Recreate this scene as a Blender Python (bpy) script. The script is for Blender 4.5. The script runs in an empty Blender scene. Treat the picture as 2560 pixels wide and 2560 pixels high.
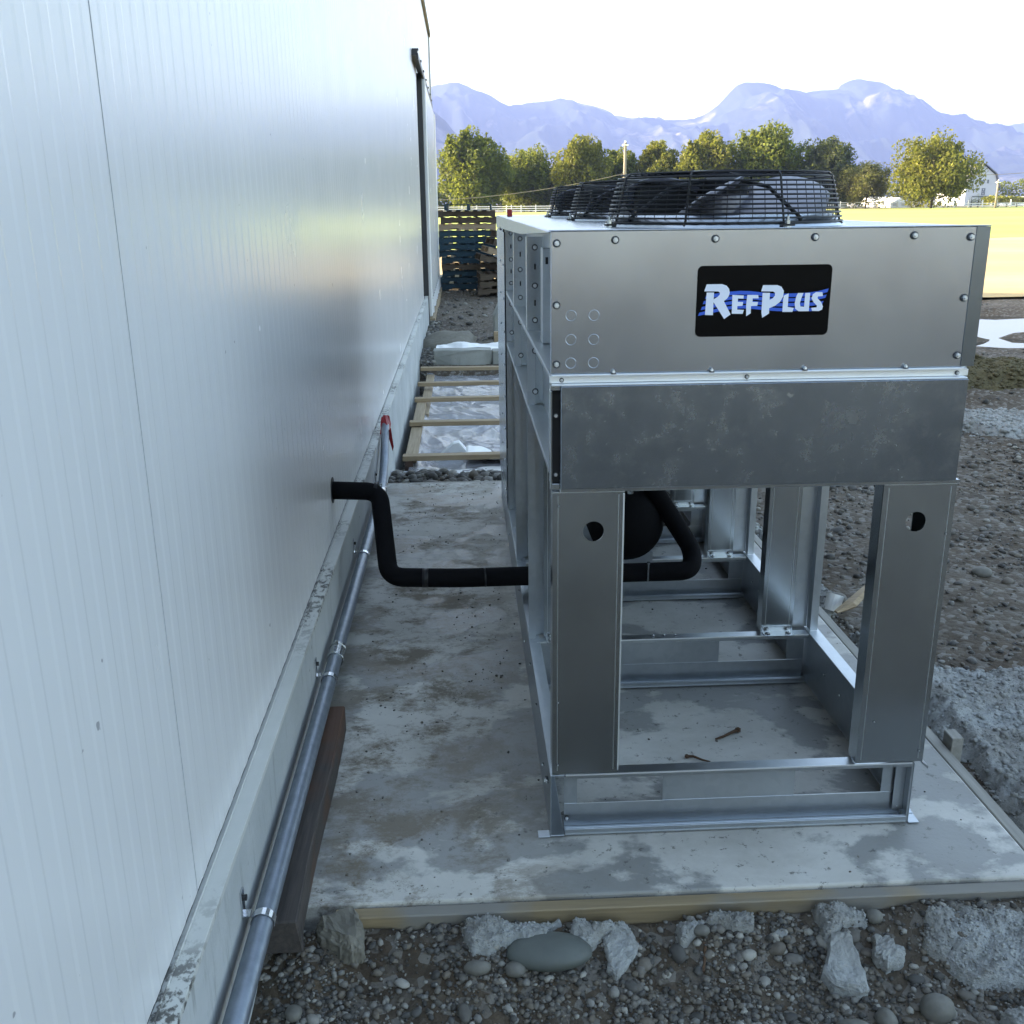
import bpy, bmesh, math, random
import numpy as np
from mathutils import Matrix, Vector, Euler
R = math.radians
random.seed(7); rng = np.random.default_rng(7)
sc = bpy.context.scene
COL = sc.collection

# ------------------------------------------------------------------ camera
def cam_axes(pi, ya, ro):
    def rx(a): c, s = np.cos(a), np.sin(a); return np.array([[1,0,0],[0,c,-s],[0,s,c]])
    def rz(a): c, s = np.cos(a), np.sin(a); return np.array([[c,-s,0],[s,c,0],[0,0,1]])
    def ry(a): c, s = np.cos(a), np.sin(a); return np.array([[c,0,s],[0,1,0],[-s,0,c]])
    return rz(ya) @ rx(pi) @ ry(ro)
A = cam_axes(-0.2996, -0.0462, 0.0109)
cam = bpy.data.cameras.new('camera'); cam_o = bpy.data.objects.new('camera', cam); COL.objects.link(cam_o)
mw = Matrix.Identity(4)
for i in range(3):
    mw[i][0] = A[i][0]; mw[i][1] = A[i][2]; mw[i][2] = -A[i][1]
mw[2][3] = 1.7
cam_o.matrix_world = mw
cam.sensor_width = 36; cam.lens = 36 * 2497.3 / 2560
cam.clip_start = 0.05; cam.clip_end = 30000
sc.camera = cam_o

# ------------------------------------------------------------------ world, sun, exposure
SUN_EL = R(17); SX, SY = -0.953, 0.303
w = bpy.data.worlds.new('World'); sc.world = w; w.use_nodes = True
nt = w.node_tree; nt.nodes.clear()
sky = nt.nodes.new('ShaderNodeTexSky'); sky.sky_type = 'NISHITA'; sky.sun_disc = False
sky.sun_elevation = SUN_EL; sky.sun_rotation = math.atan2(SX, SY)
sky.air_density = 1.0; sky.dust_density = 3.6; sky.ozone_density = 1.25; sky.altitude = 50
bg = nt.nodes.new('ShaderNodeBackground'); bg.inputs[1].default_value = 0.15
ow = nt.nodes.new('ShaderNodeOutputWorld')
wb = nt.nodes.new('ShaderNodeMix'); wb.data_type = 'RGBA'; wb.blend_type = 'MULTIPLY'; wb.inputs[0].default_value = 1
wb.inputs[7].default_value = (1.09, 1.0, .80, 1)      # warm tint on all sky light, in place of a camera white balance
nt.links.new(sky.outputs[0], wb.inputs[6]); nt.links.new(wb.outputs[2], bg.inputs[0]); nt.links.new(bg.outputs[0], ow.inputs[0])
sun = bpy.data.lights.new('sun', 'SUN'); sun.energy = 3.9; sun.angle = R(0.5); sun.color = (1, .85, .62)
sun_o = bpy.data.objects.new('sun', sun); COL.objects.link(sun_o)
d = Vector((SX * math.cos(SUN_EL), SY * math.cos(SUN_EL), math.sin(SUN_EL)))
sun_o.rotation_euler = d.to_track_quat('Z', 'Y').to_euler(); sun_o.location = (-30, 0, 20)
sc.view_settings.view_transform = 'Standard'; sc.view_settings.look = 'None'
sc.view_settings.exposure = 2.66; sc.view_settings.gamma = 1
sc.view_settings.use_curve_mapping = False
sc.cycles.max_bounces = 7; sc.cycles.diffuse_bounces = 4; sc.cycles.glossy_bounces = 4
sc.cycles.volume_bounces = 0; sc.cycles.transmission_bounces = 3
sc.cycles.caustics_reflective = False; sc.cycles.caustics_refractive = False

# ------------------------------------------------------------------ helpers
def tag(o, label=None, cat=None, group=None, kind=None):
    if label: o['label'] = label
    if cat: o['category'] = cat
    if group: o['group'] = group
    if kind: o['kind'] = kind
    return o
def empty(name, loc, label, cat, group=None):
    o = bpy.data.objects.new(name, None); COL.objects.link(o); o.location = loc
    o.empty_display_size = .2
    return tag(o, label, cat, group)
def attach(o, parent, world=True):
    if parent is None: return
    o.parent = parent
    if world and parent.parent is None and parent.type == 'EMPTY':
        o.matrix_parent_inverse = (Matrix.Translation(parent.location)).inverted()
def obj(name, bm, mat, parent=None, smooth=False, bevel=0, world=True, seg=1, kind=None):
    if isinstance(bm, bmesh.types.BMesh):
        bmesh.ops.recalc_face_normals(bm, faces=bm.faces)
        me = bpy.data.meshes.new(name); bm.to_mesh(me); bm.free()
    else: me = bm
    if me.materials: pass
    elif isinstance(mat, (list, tuple)):
        for m in mat: me.materials.append(m)
    elif mat: me.materials.append(mat)
    if smooth:
        me.polygons.foreach_set('use_smooth', [True] * len(me.polygons))
    o = bpy.data.objects.new(name, me); COL.objects.link(o)
    if bevel:
        b = o.modifiers.new('b', 'BEVEL'); b.width = bevel; b.segments = seg; b.limit_method = 'ANGLE'; b.angle_limit = R(40)
    attach(o, parent, world)
    if kind: o['kind'] = kind
    return o
def B(*boxes):
    bm = bmesh.new()
    for b in boxes: box(bm, *b)
    return bm
def box(bm, x0, x1, y0, y1, z0, z1):
    v = [bm.verts.new(p) for p in ((x0,y0,z0),(x1,y0,z0),(x1,y1,z0),(x0,y1,z0),(x0,y0,z1),(x1,y0,z1),(x1,y1,z1),(x0,y1,z1))]
    for f in ((0,3,2,1),(4,5,6,7),(0,1,5,4),(1,2,6,5),(2,3,7,6),(3,0,4,7)): bm.faces.new([v[i] for i in f])
def prism(bm, pts, axis, a0, a1):
    """extrude a 2-D outline along an axis"""
    def P(p, a):
        return {'x': (a, p[0], p[1]), 'y': (p[0], a, p[1]), 'z': (p[0], p[1], a)}[axis]
    v0 = [bm.verts.new(P(p, a0)) for p in pts]; v1 = [bm.verts.new(P(p, a1)) for p in pts]
    n = len(pts)
    bm.faces.new(v0); bm.faces.new(v1[::-1])
    for i in range(n): bm.faces.new((v0[i], v0[(i+1) % n], v1[(i+1) % n], v1[i]))
def cyl(bm, p0, p1, r0, r1=None, n=12, cap=True):
    r1 = r0 if r1 is None else r1
    p0, p1 = Vector(p0), Vector(p1); q = (p1 - p0).to_track_quat('Z', 'Y')
    a = []; b = []
    for i in range(n):
        t = 2 * math.pi * i / n; u = Vector((math.cos(t), math.sin(t), 0))
        a.append(bm.verts.new(p0 + q @ (u * r0))); b.append(bm.verts.new(p1 + q @ (u * r1)))
    for i in range(n): bm.faces.new((a[i], a[(i+1) % n], b[(i+1) % n], b[i]))
    if cap: bm.faces.new(a[::-1]); bm.faces.new(b)
def tube(bm, pts, r, n=10, closed=False, cap=True):
    pts = [Vector(p) for p in pts]; m = len(pts); rings = []
    up = None
    for i, p in enumerate(pts):
        a = pts[(i-1) % m] if (closed or i > 0) else p
        b = pts[(i+1) % m] if (closed or i < m-1) else p
        t = (b - a).normalized()
        if up is None:
            up = Vector((0,0,1)) if abs(t.z) < .9 else Vector((1,0,0))
        s = t.cross(up).normalized(); up = s.cross(t).normalized()
        rr = r[i] if isinstance(r, (list, tuple)) else r
        rings.append([bm.verts.new(p + (s * math.cos(2*math.pi*k/n) + up * math.sin(2*math.pi*k/n)) * rr) for k in range(n)])
    for i in range(m if closed else m-1):
        a, b = rings[i], rings[(i+1) % m]
        for k in range(n): bm.faces.new((a[k], a[(k+1) % n], b[(k+1) % n], b[k]))
    if cap and not closed: bm.faces.new(rings[0][::-1]); bm.faces.new(rings[-1])
def rounded(path, rad, seg=7):
    out = [Vector(path[0])]
    for i in range(1, len(path)-1):
        p = Vector(path[i]); a = (Vector(path[i-1]) - p); b = (Vector(path[i+1]) - p)
        r = min(rad, a.length*.48, b.length*.48); p0 = p + a.normalized()*r; p1 = p + b.normalized()*r
        for k in range(seg+1):
            t = k/seg; out.append(p0*(1-t)**2 + p*2*t*(1-t) + p1*t*t)
    out.append(Vector(path[-1])); return out
# 2-D value noise
def _h(ix, iy, s):
    n = (ix.astype(np.int64)*374761393 + iy.astype(np.int64)*668265263 + s*1442695041) & 0xffffffff
    n = ((n ^ (n >> 13)) * 1274126177) & 0xffffffff
    return ((n ^ (n >> 16)) & 0xffff) / 65535.0
def vnoise(x, y, s=0):
    x = np.asarray(x, float); y = np.asarray(y, float)
    ix, iy = np.floor(x), np.floor(y); fx, fy = x-ix, y-iy
    fx = fx*fx*(3-2*fx); fy = fy*fy*(3-2*fy)
    a, b, c, e = _h(ix,iy,s), _h(ix+1,iy,s), _h(ix,iy+1,s), _h(ix+1,iy+1,s)
    return (a*(1-fx)+b*fx)*(1-fy) + (c*(1-fx)+e*fx)*fy
def fbm(x, y, o=4, s=0):
    t = 0; a = .5; n = 0
    for k in range(o): t = t + a*vnoise(x*2**k, y*2**k, s+k*17); n += a; a *= .5
    return t/n
def sstep(a, b, x):
    t = np.clip((np.asarray(x, float)-a)/(b-a), 0, 1); return t*t*(3-2*t)
def grid_mesh(name, X, Y, Z, mask=None):
    ny, nx = X.shape
    co = np.stack([X, Y, Z], -1).reshape(-1, 3)
    i = np.arange((ny-1)*(nx-1)); r, c = i//(nx-1), i % (nx-1)
    q = np.stack([r*nx+c, r*nx+c+1, (r+1)*nx+c+1, (r+1)*nx+c], -1)
    if mask is not None:
        q = q[mask.reshape(-1)[q].all(1)]
    return raw_mesh(name, co, q)
def raw_mesh(name, co, faces):
    me = bpy.data.meshes.new(name); faces = np.asarray(faces); k = faces.shape[1]
    me.vertices.add(len(co)); me.vertices.foreach_set('co', np.asarray(co, np.float32).ravel())
    me.loops.add(faces.size); me.loops.foreach_set('vertex_index', faces.ravel().astype(np.int32))
    me.polygons.add(len(faces)); me.polygons.foreach_set('loop_start', np.arange(0, faces.size, k, dtype=np.int32))
    me.polygons.foreach_set('loop_total', np.full(len(faces), k, np.int32))
    me.update(calc_edges=True); me.validate()
    return me

# ------------------------------------------------------------------ materials
class Mat:
    def __init__(s, name):
        s.m = bpy.data.materials.new(name); s.m.use_nodes = True; s.t = s.m.node_tree
        s.b = s.t.nodes['Principled BSDF']; s.co = None
    def n(s, typ, **kw):
        x = s.t.nodes.new('ShaderNode' + typ)
        for k, v in kw.items(): setattr(x, k, v)
        return x
    def l(s, a, b): s.t.links.new(a, b)
    def coord(s, scale=(1,1,1), kind='Object'):
        if kind == 'World': g = s.n('NewGeometry').outputs['Position']
        else: g = s.n('TexCoord').outputs[kind]
        mp = s.n('Mapping'); mp.inputs['Scale'].default_value = scale; s.l(g, mp.inputs[0]); return mp.outputs[0]
    def noise(s, scale, detail=4, rough=.55, co=(1,1,1), kind='World', dist=0):
        x = s.n('TexNoise'); x.inputs['Scale'].default_value = scale; x.inputs['Detail'].default_value = detail
        x.inputs['Roughness'].default_value = rough; x.inputs['Distortion'].default_value = dist
        s.l(s.coord(co, kind), x.inputs[0]); return x.outputs[0]
    def vor(s, scale, feat='F1', out='Distance', co=(1,1,1), kind='World'):
        x = s.n('TexVoronoi', feature=feat); x.inputs['Scale'].default_value = scale
        s.l(s.coord(co, kind), x.inputs[0]); return x.outputs[out]
    def ramp(s, fac, stops):
        x = s.n('ValToRGB'); e = x.color_ramp.elements
        while len(e) < len(stops): e.new(.5)
        for el, (p, c) in zip(e, stops):
            el.position = p; el.color = (c, c, c, 1) if isinstance(c, (int, float)) else (*c, 1)
        s.l(fac, x.inputs[0]); return x.outputs[0]
    def mix(s, fac, a, b, mode='MIX'):
        x = s.n('Mix', data_type='RGBA', blend_type=mode)
        for i, v in ((0, fac), (6, a), (7, b)):
            if isinstance(v, (int, float)): x.inputs[i].default_value = v if i == 0 else (v, v, v, 1)
            elif isinstance(v, tuple): x.inputs[i].default_value = (*v, 1)
            else: s.l(v, x.inputs[i])
        return x.outputs[2]
    def math(s, op, a, b=0):
        x = s.n('Math', operation=op)
        for i, v in enumerate((a, b)):
            if isinstance(v, (int, float)): x.inputs[i].default_value = v
            else: s.l(v, x.inputs[i])
        return x.outputs[0]
    def bump(s, h, strength, dist):
        x = s.n('Bump'); x.inputs['Strength'].default_value = strength; x.inputs['Distance'].default_value = dist
        s.l(h, x.inputs['Height']); s.l(x.outputs[0], s.b.inputs['Normal']); return x
    def set(s, **kw):
        for k, v in kw.items():
            i = s.b.inputs[{'color':'Base Color','rough':'Roughness','metal':'Metallic','spec':'Specular IOR Level','coat':'Coat Weight','trans':'Transmission Weight','ior':'IOR'}[k]]
            if isinstance(v, (int, float)): i.default_value = v
            elif isinstance(v, tuple): i.default_value = (*v, 1)
            else: s.l(v, i)
        return s
def flat(name, col, rough=.6, metal=0, var=.15, sc_=40, spec=.5, bump=0):
    m = Mat(name); n = m.noise(sc_, 3)
    c = m.mix(n, tuple(c*(1-var) for c in col), tuple(min(1, c*(1+var)) for c in col))
    m.set(color=c, rough=rough, metal=metal, spec=spec)
    if bump: m.bump(n, .6, bump)
    return m.m
def galv(name, c0, c1, r0, r1, stain=0.0, scale=1.0, wob=.0012, sw=.22):
    m = Mat(name)
    sp = m.vor(48*scale, out='Color'); spg = m.n('RGBToBW'); m.l(sp, spg.inputs[0])
    big = m.noise(3.2, 4, .6); fine = m.noise(45, 3)
    f = m.math('ADD', m.math('MULTIPLY', spg.outputs[0], sw), m.math('MULTIPLY', big, 1-sw))
    c = m.mix(f, c0, c1)
    if stain:
        st = m.ramp(m.noise(15, 9, .78, dist=.3), [(.50, 0), (.72, 1)])
        c = m.mix(m.math('MULTIPLY', st, stain*.6), c, (.50, .53, .55))
        spk = m.ramp(m.noise(38, 5, .7), [(.64, 0), (.70, 1)])
        c = m.mix(m.math('MULTIPLY', spk, stain*.8), c, (.62, .66, .68))
        r = m.mix(m.math('MULTIPLY', st, .12), m.mix(f, r0, r1), .5)
    else:
        r = m.mix(f, r0, r1)
    m.set(color=c, rough=r, metal=1.0)
    m.bump(m.noise(2.3, 1), .5, wob)
    return m.m
M = {}
M['galv_top'] = galv('galvanised_sheet_bright', (.42,.47,.54), (.55,.59,.64), .18, .28, sw=.05, wob=.004)
M['galv'] = galv('galvanised_steel', (.36,.39,.42), (.56,.59,.62), .30, .42)
M['galv_dull'] = galv('galvanised_sheet_stained', (.21,.255,.31), (.36,.39,.43), .20, .31, stain=1.0, sw=.12, wob=.0008)
M['galv_leg'] = galv('galvanised_leg_steel', (.40,.435,.46), (.58,.61,.63), .17, .28, stain=.9, sw=.12, wob=.0008)
M['bolt_head'] = flat('bright_bolt_head', (.72,.74,.76), .35, .8, .05)
M['washer_shade'] = flat('washer_shadow_ring', (.045,.05,.06), .6)  # dark tone paints the shadow ring around each bolt head
M['edge'] = flat('folded_edge_highlight', (.86,.88,.90), .42, .85, .03)  # lighter metal, paints highlight lines along lips and flange edges
M['edge_dull'] = flat('pressed_edge_and_highlight', (.55,.58,.60), .4, .9, .1)
M['galv_fold_reflection'] = galv('fold_reflection_zinc', (.20,.235,.27), (.26,.29,.32), .22, .30, sw=.05)  # darker zinc, paints the dark reflection on the panel fold
M['bolt'] = flat('zinc_bolt', (.50,.52,.53), .25, 1, .1)
M['black_wire'] = flat('black_coated_wire', (.006,.006,.009), .42, 0, .2, spec=.4)
M['black_void'] = flat('black_rubber_and_gap_shade', (.012,.012,.014), .7)  # flat black for rubber, also paints shade in gaps and recesses
M['foam'] = flat('black_foam_insulation', (.0045,.0045,.006), .85, 0, .25, 60, .12, .002)
M['tape'] = flat('black_vinyl_tape', (.009,.009,.011), .45, spec=.35)
M['blade'] = flat('pale_grey_fan_blade', (.38,.38,.44), .38, .35, .05, 8)
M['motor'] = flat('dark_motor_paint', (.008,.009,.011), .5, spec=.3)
M['red'] = flat('red_plastic_tape', (.30,.008,.014), .4)
M['label_black'] = flat('black_label_vinyl', (.0025,.0025,.003), .3, spec=.10)
M['label_white'] = flat('white_label_print', (.80,.84,.95), .5, 0, .02)
M['label_blue'] = flat('blue_label_print', (.030,.11,.62), .5, 0, .05)
M['hose_band'] = flat('zinc_strap', (.65,.67,.70), .22, 1, .1)

def mk_wall():
    m = Mat('white_metal_cladding')
    n = m.noise(1.1, 3, .5); fine = m.noise(6, 4, .6, co=(1, 14, .8))
    c = m.mix(n, (.66,.66,.66), (.72,.718,.71))
    drip = m.ramp(m.noise(5, 5, .7, co=(1, 9, .7)), [(.60, 0), (.78, 1)])
    c = m.mix(m.math('MULTIPLY', drip, .22), c, (.42,.42,.40))
    sp = m.ramp(m.noise(26, 2, .5), [(.755, 0), (.775, 1)])
    c = m.mix(m.math('MULTIPLY', sp, .6), c, (.16,.16,.17))
    m.set(color=c, rough=m.mix(m.noise(3, 3), .21, .30), spec=.5)
    rip = m.noise(1, 2, .5, co=(1, 95, .6)); wav = m.noise(1.3, 2, .5, co=(1, 1.5, 1))
    m.bump(m.math('ADD', m.math('MULTIPLY', rip, .07), wav), .35, .0035)
    return m.m
M['wall'] = mk_wall()
M['trim'] = flat('cream_trim', (.46,.47,.44), .45, 0, .12, 9)
def mk_flash():
    m = Mat('dirty_cream_flashing'); n = m.noise(9, 3)
    c = m.mix(n, (.44,.45,.42), (.58,.58,.55)); d1 = m.ramp(m.noise(2.0, 3, .5), [(.46, 0), (.58, 1)]); d2 = m.ramp(m.noise(42, 5, .7, co=(1, .8, 1)), [(.47, 0), (.56, 1)])
    c = m.mix(m.math('MULTIPLY', m.math('MULTIPLY', d1, d2), .9), c, (.045,.042,.036)); m.set(color=c, rough=.6); return m.m
M['flash'] = mk_flash()
M['joint'] = flat('grey_joint_sealant', (.40,.405,.42), .7)
M['dark_trim_gap'] = flat('dark_trim_and_gap_shade', (.02,.021,.025), .45)  # real trim, also the painted shadow gap by the door

def mk_concrete(name, c0, c1, stain=True, foundation=False):
    m = Mat(name)
    n = m.noise(2.0, 6, .6, dist=.4); f = m.noise(60, 4, .6)
    c = m.mix(m.ramp(n, [(.35, 0), (.65, 1)]), c0, c1)
    if stain:
        wet = m.ramp(m.noise(2.0, 8, .60, dist=.15, co=(1, 1.35, 1)), [(.49, 0), (.53, 1)])
        c = m.mix(m.math('MULTIPLY', wet, .75), c, (.155,.16,.158))
        br = m.ramp(m.noise(3.4, 10, .8, dist=.2, co=(.8, 1.1, 1)), [(.46, 0), (.57, 1)])
        gx = m.n('SeparateXYZ'); m.l(m.n('NewGeometry').outputs['Position'], gx.inputs[0]); ax = m.ramp(m.math('ADD', m.math('MULTIPLY', gx.outputs[0], 1.0), .55), [(.0, .55), (.22, 1), (.55, .9), (.85, .12)])
        br = m.math('MULTIPLY', br, ax)
        c = m.mix(m.math('MULTIPLY', br, .92), c, (.115,.090,.056))
        sp = m.ramp(m.noise(26, 7, .74), [(.585, 0), (.64, 1)])
        c = m.mix(m.math('MULTIPLY', sp, .7), c, (.05,.048,.04))
        m.set(color=c, rough=m.mix(wet, .75, .42))
    if foundation:
        st = m.ramp(m.noise(8, 6, .7, co=(1, 3, .35)), [(.56, 0), (.70, 1)])
        c = m.mix(m.math('MULTIPLY', st, .5), c, (.15,.155,.14))
        sp = m.ramp(m.noise(22, 3, .6, co=(1, 1.4, .5)), [(.70, 0), (.735, 1)])
        c = m.mix(sp, c, (.05,.05,.045))
        m.set(color=c, rough=.75)
    m.bump(m.math('ADD', m.math('MULTIPLY', f, .5), n), .4, .004)
    return m.m
M['slab'] = mk_concrete('stained_slab_concrete', (.41,.40,.37), (.56,.55,.515))
M['found'] = mk_concrete('foundation_concrete', (.38,.40,.40), (.50,.52,.52), stain=False, foundation=True)
M['curb'] = mk_concrete('curb_concrete', (.20,.205,.19), (.32,.325,.30), stain=False, foundation=True)

def mk_wood(name, c0, c1, axis='y', sc_=6, rough=.7, wet=None):
    m = Mat(name); st = {'x': (.6, 14, 14), 'y': (14, .6, 14), 'z': (14, 14, .6)}[axis]
    n = m.noise(sc_, 6, .65, co=st, dist=.3); k = m.noise(2.2, 3)
    c = m.mix(m.ramp(n, [(.3, 0), (.72, 1)]), c0, c1)
    if wet:
        c = m.mix(m.ramp(k, [(.48, 0), (.58, 1)]), c, wet)
    m.set(color=c, rough=rough); m.bump(n, .5, .0025)
    return m.m
M['timber'] = mk_wood('dark_stained_timber', (.028,.024,.022), (.075,.062,.055), 'y', 6, .7, (.085,.042,.024))
M['form'] = mk_wood('form_board_wood', (.16,.125,.075), (.28,.215,.125), 'x', 3, .65, (.19,.18,.16))
M['form_side'] = mk_wood('form_board_side', (.20,.19,.17), (.33,.32,.29), 'y', 3, .75)
M['lumber'] = mk_wood('pale_spruce_lumber', (.21,.15,.085), (.37,.285,.18), 'x', 5)
M['lumber_y'] = mk_wood('pale_spruce_rail', (.22,.165,.10), (.38,.30,.20), 'y', 5)
M['pal_blue'] = mk_wood('blue_pallet_paint', (.006,.022,.036), (.012,.048,.075), 'x', 5)
M['pal_brown'] = mk_wood('weathered_pallet_wood', (.04,.029,.020), (.10,.072,.047), 'x', 5)
M['pal_pale'] = mk_wood('pale_pallet_wood', (.22,.16,.10), (.36,.27,.18), 'x', 5)

def mk_dirt():
    m = Mat('dirt_and_gravel')
    big = m.noise(.55, 5, .6); mid = m.noise(4, 6, .7); fine = m.noise(28, 6, .75)
    c = m.mix(m.ramp(mid, [(.35, 0), (.65, 1)]), (.022,.014,.008), (.085,.060,.036))
    c = m.mix(m.ramp(big, [(.42, 0), (.60, 1)]), c, (.085,.068,.050))
    g = m.vor(34, out='Color'); gb = m.n('RGBToBW'); m.l(g, gb.inputs[0])
    peb = m.ramp(gb.outputs[0], [(.55, 0), (.8, 1)])
    c = m.mix(m.math('MULTIPLY', peb, .55), c, (.24,.23,.21))
    c = m.mix(m.math('MULTIPLY', m.ramp(fine, [(.55, 0), (.75, 1)]), .5), c, (.16,.15,.13))
    m.set(color=c, rough=.9)
    vd = m.vor(34)
    h = m.math('ADD', m.math('MULTIPLY', fine, .9), m.math('MULTIPLY', vd, -.8))
    m.bump(h, 1.0, .012)
    return m.m
M['dirt'] = mk_dirt()
def mk_stone(name, stops, bump=.002):
    m = Mat(name); g = m.n('NewGeometry').outputs['Random Per Island']
    oi = m.n('ObjectInfo').outputs['Random']
    f = m.math('FRACT', m.math('ADD', g, oi))
    c = m.ramp(f, stops); n = m.noise(55, 5, .65)
    c = m.mix(m.math('MULTIPLY', n, .55), c, (.05,.048,.042)); m.set(color=c, rough=.75)
    m.bump(n, .7, bump); return m.m
M['pebble'] = mk_stone('mixed_river_gravel', [(0,(.035,.031,.027)),(.30,(.085,.082,.078)),(.55,(.15,.125,.095)),(.80,(.165,.16,.15)),(.97,(.34,.325,.29))])
M['stone_dark'] = flat('smooth_dark_stone', (.085,.095,.088), .6, 0, .35, 14, bump=.003)
M['stone_brown'] = flat('rough_brown_rock', (.15,.14,.115), .8, 0, .4, 20, bump=.008)
M['stone_grey'] = flat('grey_river_stone', (.125,.12,.105), .7, 0, .45, 30, bump=.004)
def mk_crumb():
    m = Mat('crumbled_concrete_waste'); n = m.noise(30, 6, .7); b = m.noise(6, 4, .6)
    c = m.mix(n, (.19,.195,.19), (.49,.505,.50)); c = m.mix(m.ramp(b, [(.40, 0), (.68, .6)]), c, (.16,.145,.12))
    m.set(color=c, rough=.9); m.bump(m.math('ADD', n, m.noise(90, 4, .7)), 1, .01); return m.m
M['crumb'] = mk_crumb()
M['moss'] = flat('damp_brown_soil', (.085,.072,.035), .95, 0, .6, 22, bump=.03)
def mk_field(name, c0, c1, c2, s=.25):
    m = Mat(name); n = m.noise(s, 6, .6, co=(.35, 1, 1)); f = m.noise(9, 5, .7, co=(.5, 1, 1))
    c = m.mix(m.ramp(n, [(.4, 0), (.62, 1)]), c0, c1); c = m.mix(m.ramp(f, [(.58, 0), (.75, .7)]), c, c2)
    m.set(color=c, rough=1, spec=.1); return m.m
M['stubble'] = mk_field('dry_stubble_soil', (.40,.32,.18), (.48,.39,.23), (.24,.18,.10))
M['green'] = mk_field('yellow_green_meadow', (.33,.41,.11), (.41,.45,.14), (.23,.30,.07), .06)
def mk_leaf(name, c0, c1):
    m = Mat(name); g = m.n('NewGeometry').outputs['Random Per Island']; n = m.noise(.35, 2)
    f = m.math('ADD', m.math('MULTIPLY', g, .6), m.math('MULTIPLY', n, .4)); c = m.mix(f, c0, c1)
    m.set(color=c, rough=.6, spec=.3)
    tr = m.n('BsdfTranslucent'); m.l(m.mix(.5, c, (.30,.34,.05)), tr.inputs[0])
    mx = m.n('MixShader'); mx.inputs[0].default_value = .42
    out = m.t.nodes['Material Output']; m.l(m.b.outputs[0], mx.inputs[1]); m.l(tr.outputs[0], mx.inputs[2]); m.l(mx.outputs[0], out.inputs[0])
    return m.m
M['leaf'] = mk_leaf('green_foliage', (.012,.026,.006), (.17,.205,.028))
M['leaf_gold'] = mk_leaf('golden_green_foliage', (.016,.028,.006), (.25,.245,.032))
M['leaf_pale'] = mk_leaf('pale_olive_foliage', (.07,.08,.035), (.20,.19,.07))
M['leaf_blue'] = mk_leaf('grey_green_foliage', (.020,.032,.018), (.10,.115,.06))
M['bark'] = flat('tree_bark', (.05,.042,.034), .9, 0, .4, 6)
M['pole'] = flat('weathered_pole_wood', (.24,.20,.16), .85, 0, .2, 3)
M['vinyl'] = flat('white_vinyl', (.80,.80,.78), .5, 0, .03)
M['barn'] = flat('pale_grey_barn_siding', (.55,.57,.62), .7, 0, .06, .8)
M['roofdark'] = flat('dark_shingles', (.10,.10,.12), .8)
M['barntrim'] = flat('grey_barn_trim', (.16,.18,.22), .7)
M['house'] = flat('bluish_house_siding', (.30,.33,.42), .7)
def mk_rock():
    m = Mat('forested_mountain'); n = m.noise(.0035, 8, .62); k = m.noise(.0016, 6, .65, dist=.6)
    c = m.mix(n, (.008,.014,.010), (.035,.045,.030)); c = m.mix(m.ramp(k, [(.55, 0), (.66, 1)]), c, (.19,.175,.16))
    m.set(color=c, rough=1, spec=.1); return m.m
M['mountain'] = mk_rock()
def mk_plastic():
    m = Mat('clear_plastic_sheeting'); n = m.noise(3, 3)
    m.set(color=m.mix(n, (.24,.25,.29), (.42,.43,.47)), rough=.16, spec=.9, coat=.4)
    m.bump(m.noise(9, 7, .75, co=(1, 2.2, 1), dist=1.6), 1, .03); return m.m
M['plastic'] = mk_plastic()
M['white_film'] = flat('white_plastic_film', (.70,.71,.72), .35, 0, .08, 10, bump=.01)
def mk_water():
    m = Mat('puddle_water'); m.set(color=(.03,.028,.024), rough=.03, spec=1.0, ior=1.33); m.bump(m.noise(8, 2), .08, .002); return m.m
M['water'] = mk_water()

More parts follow.
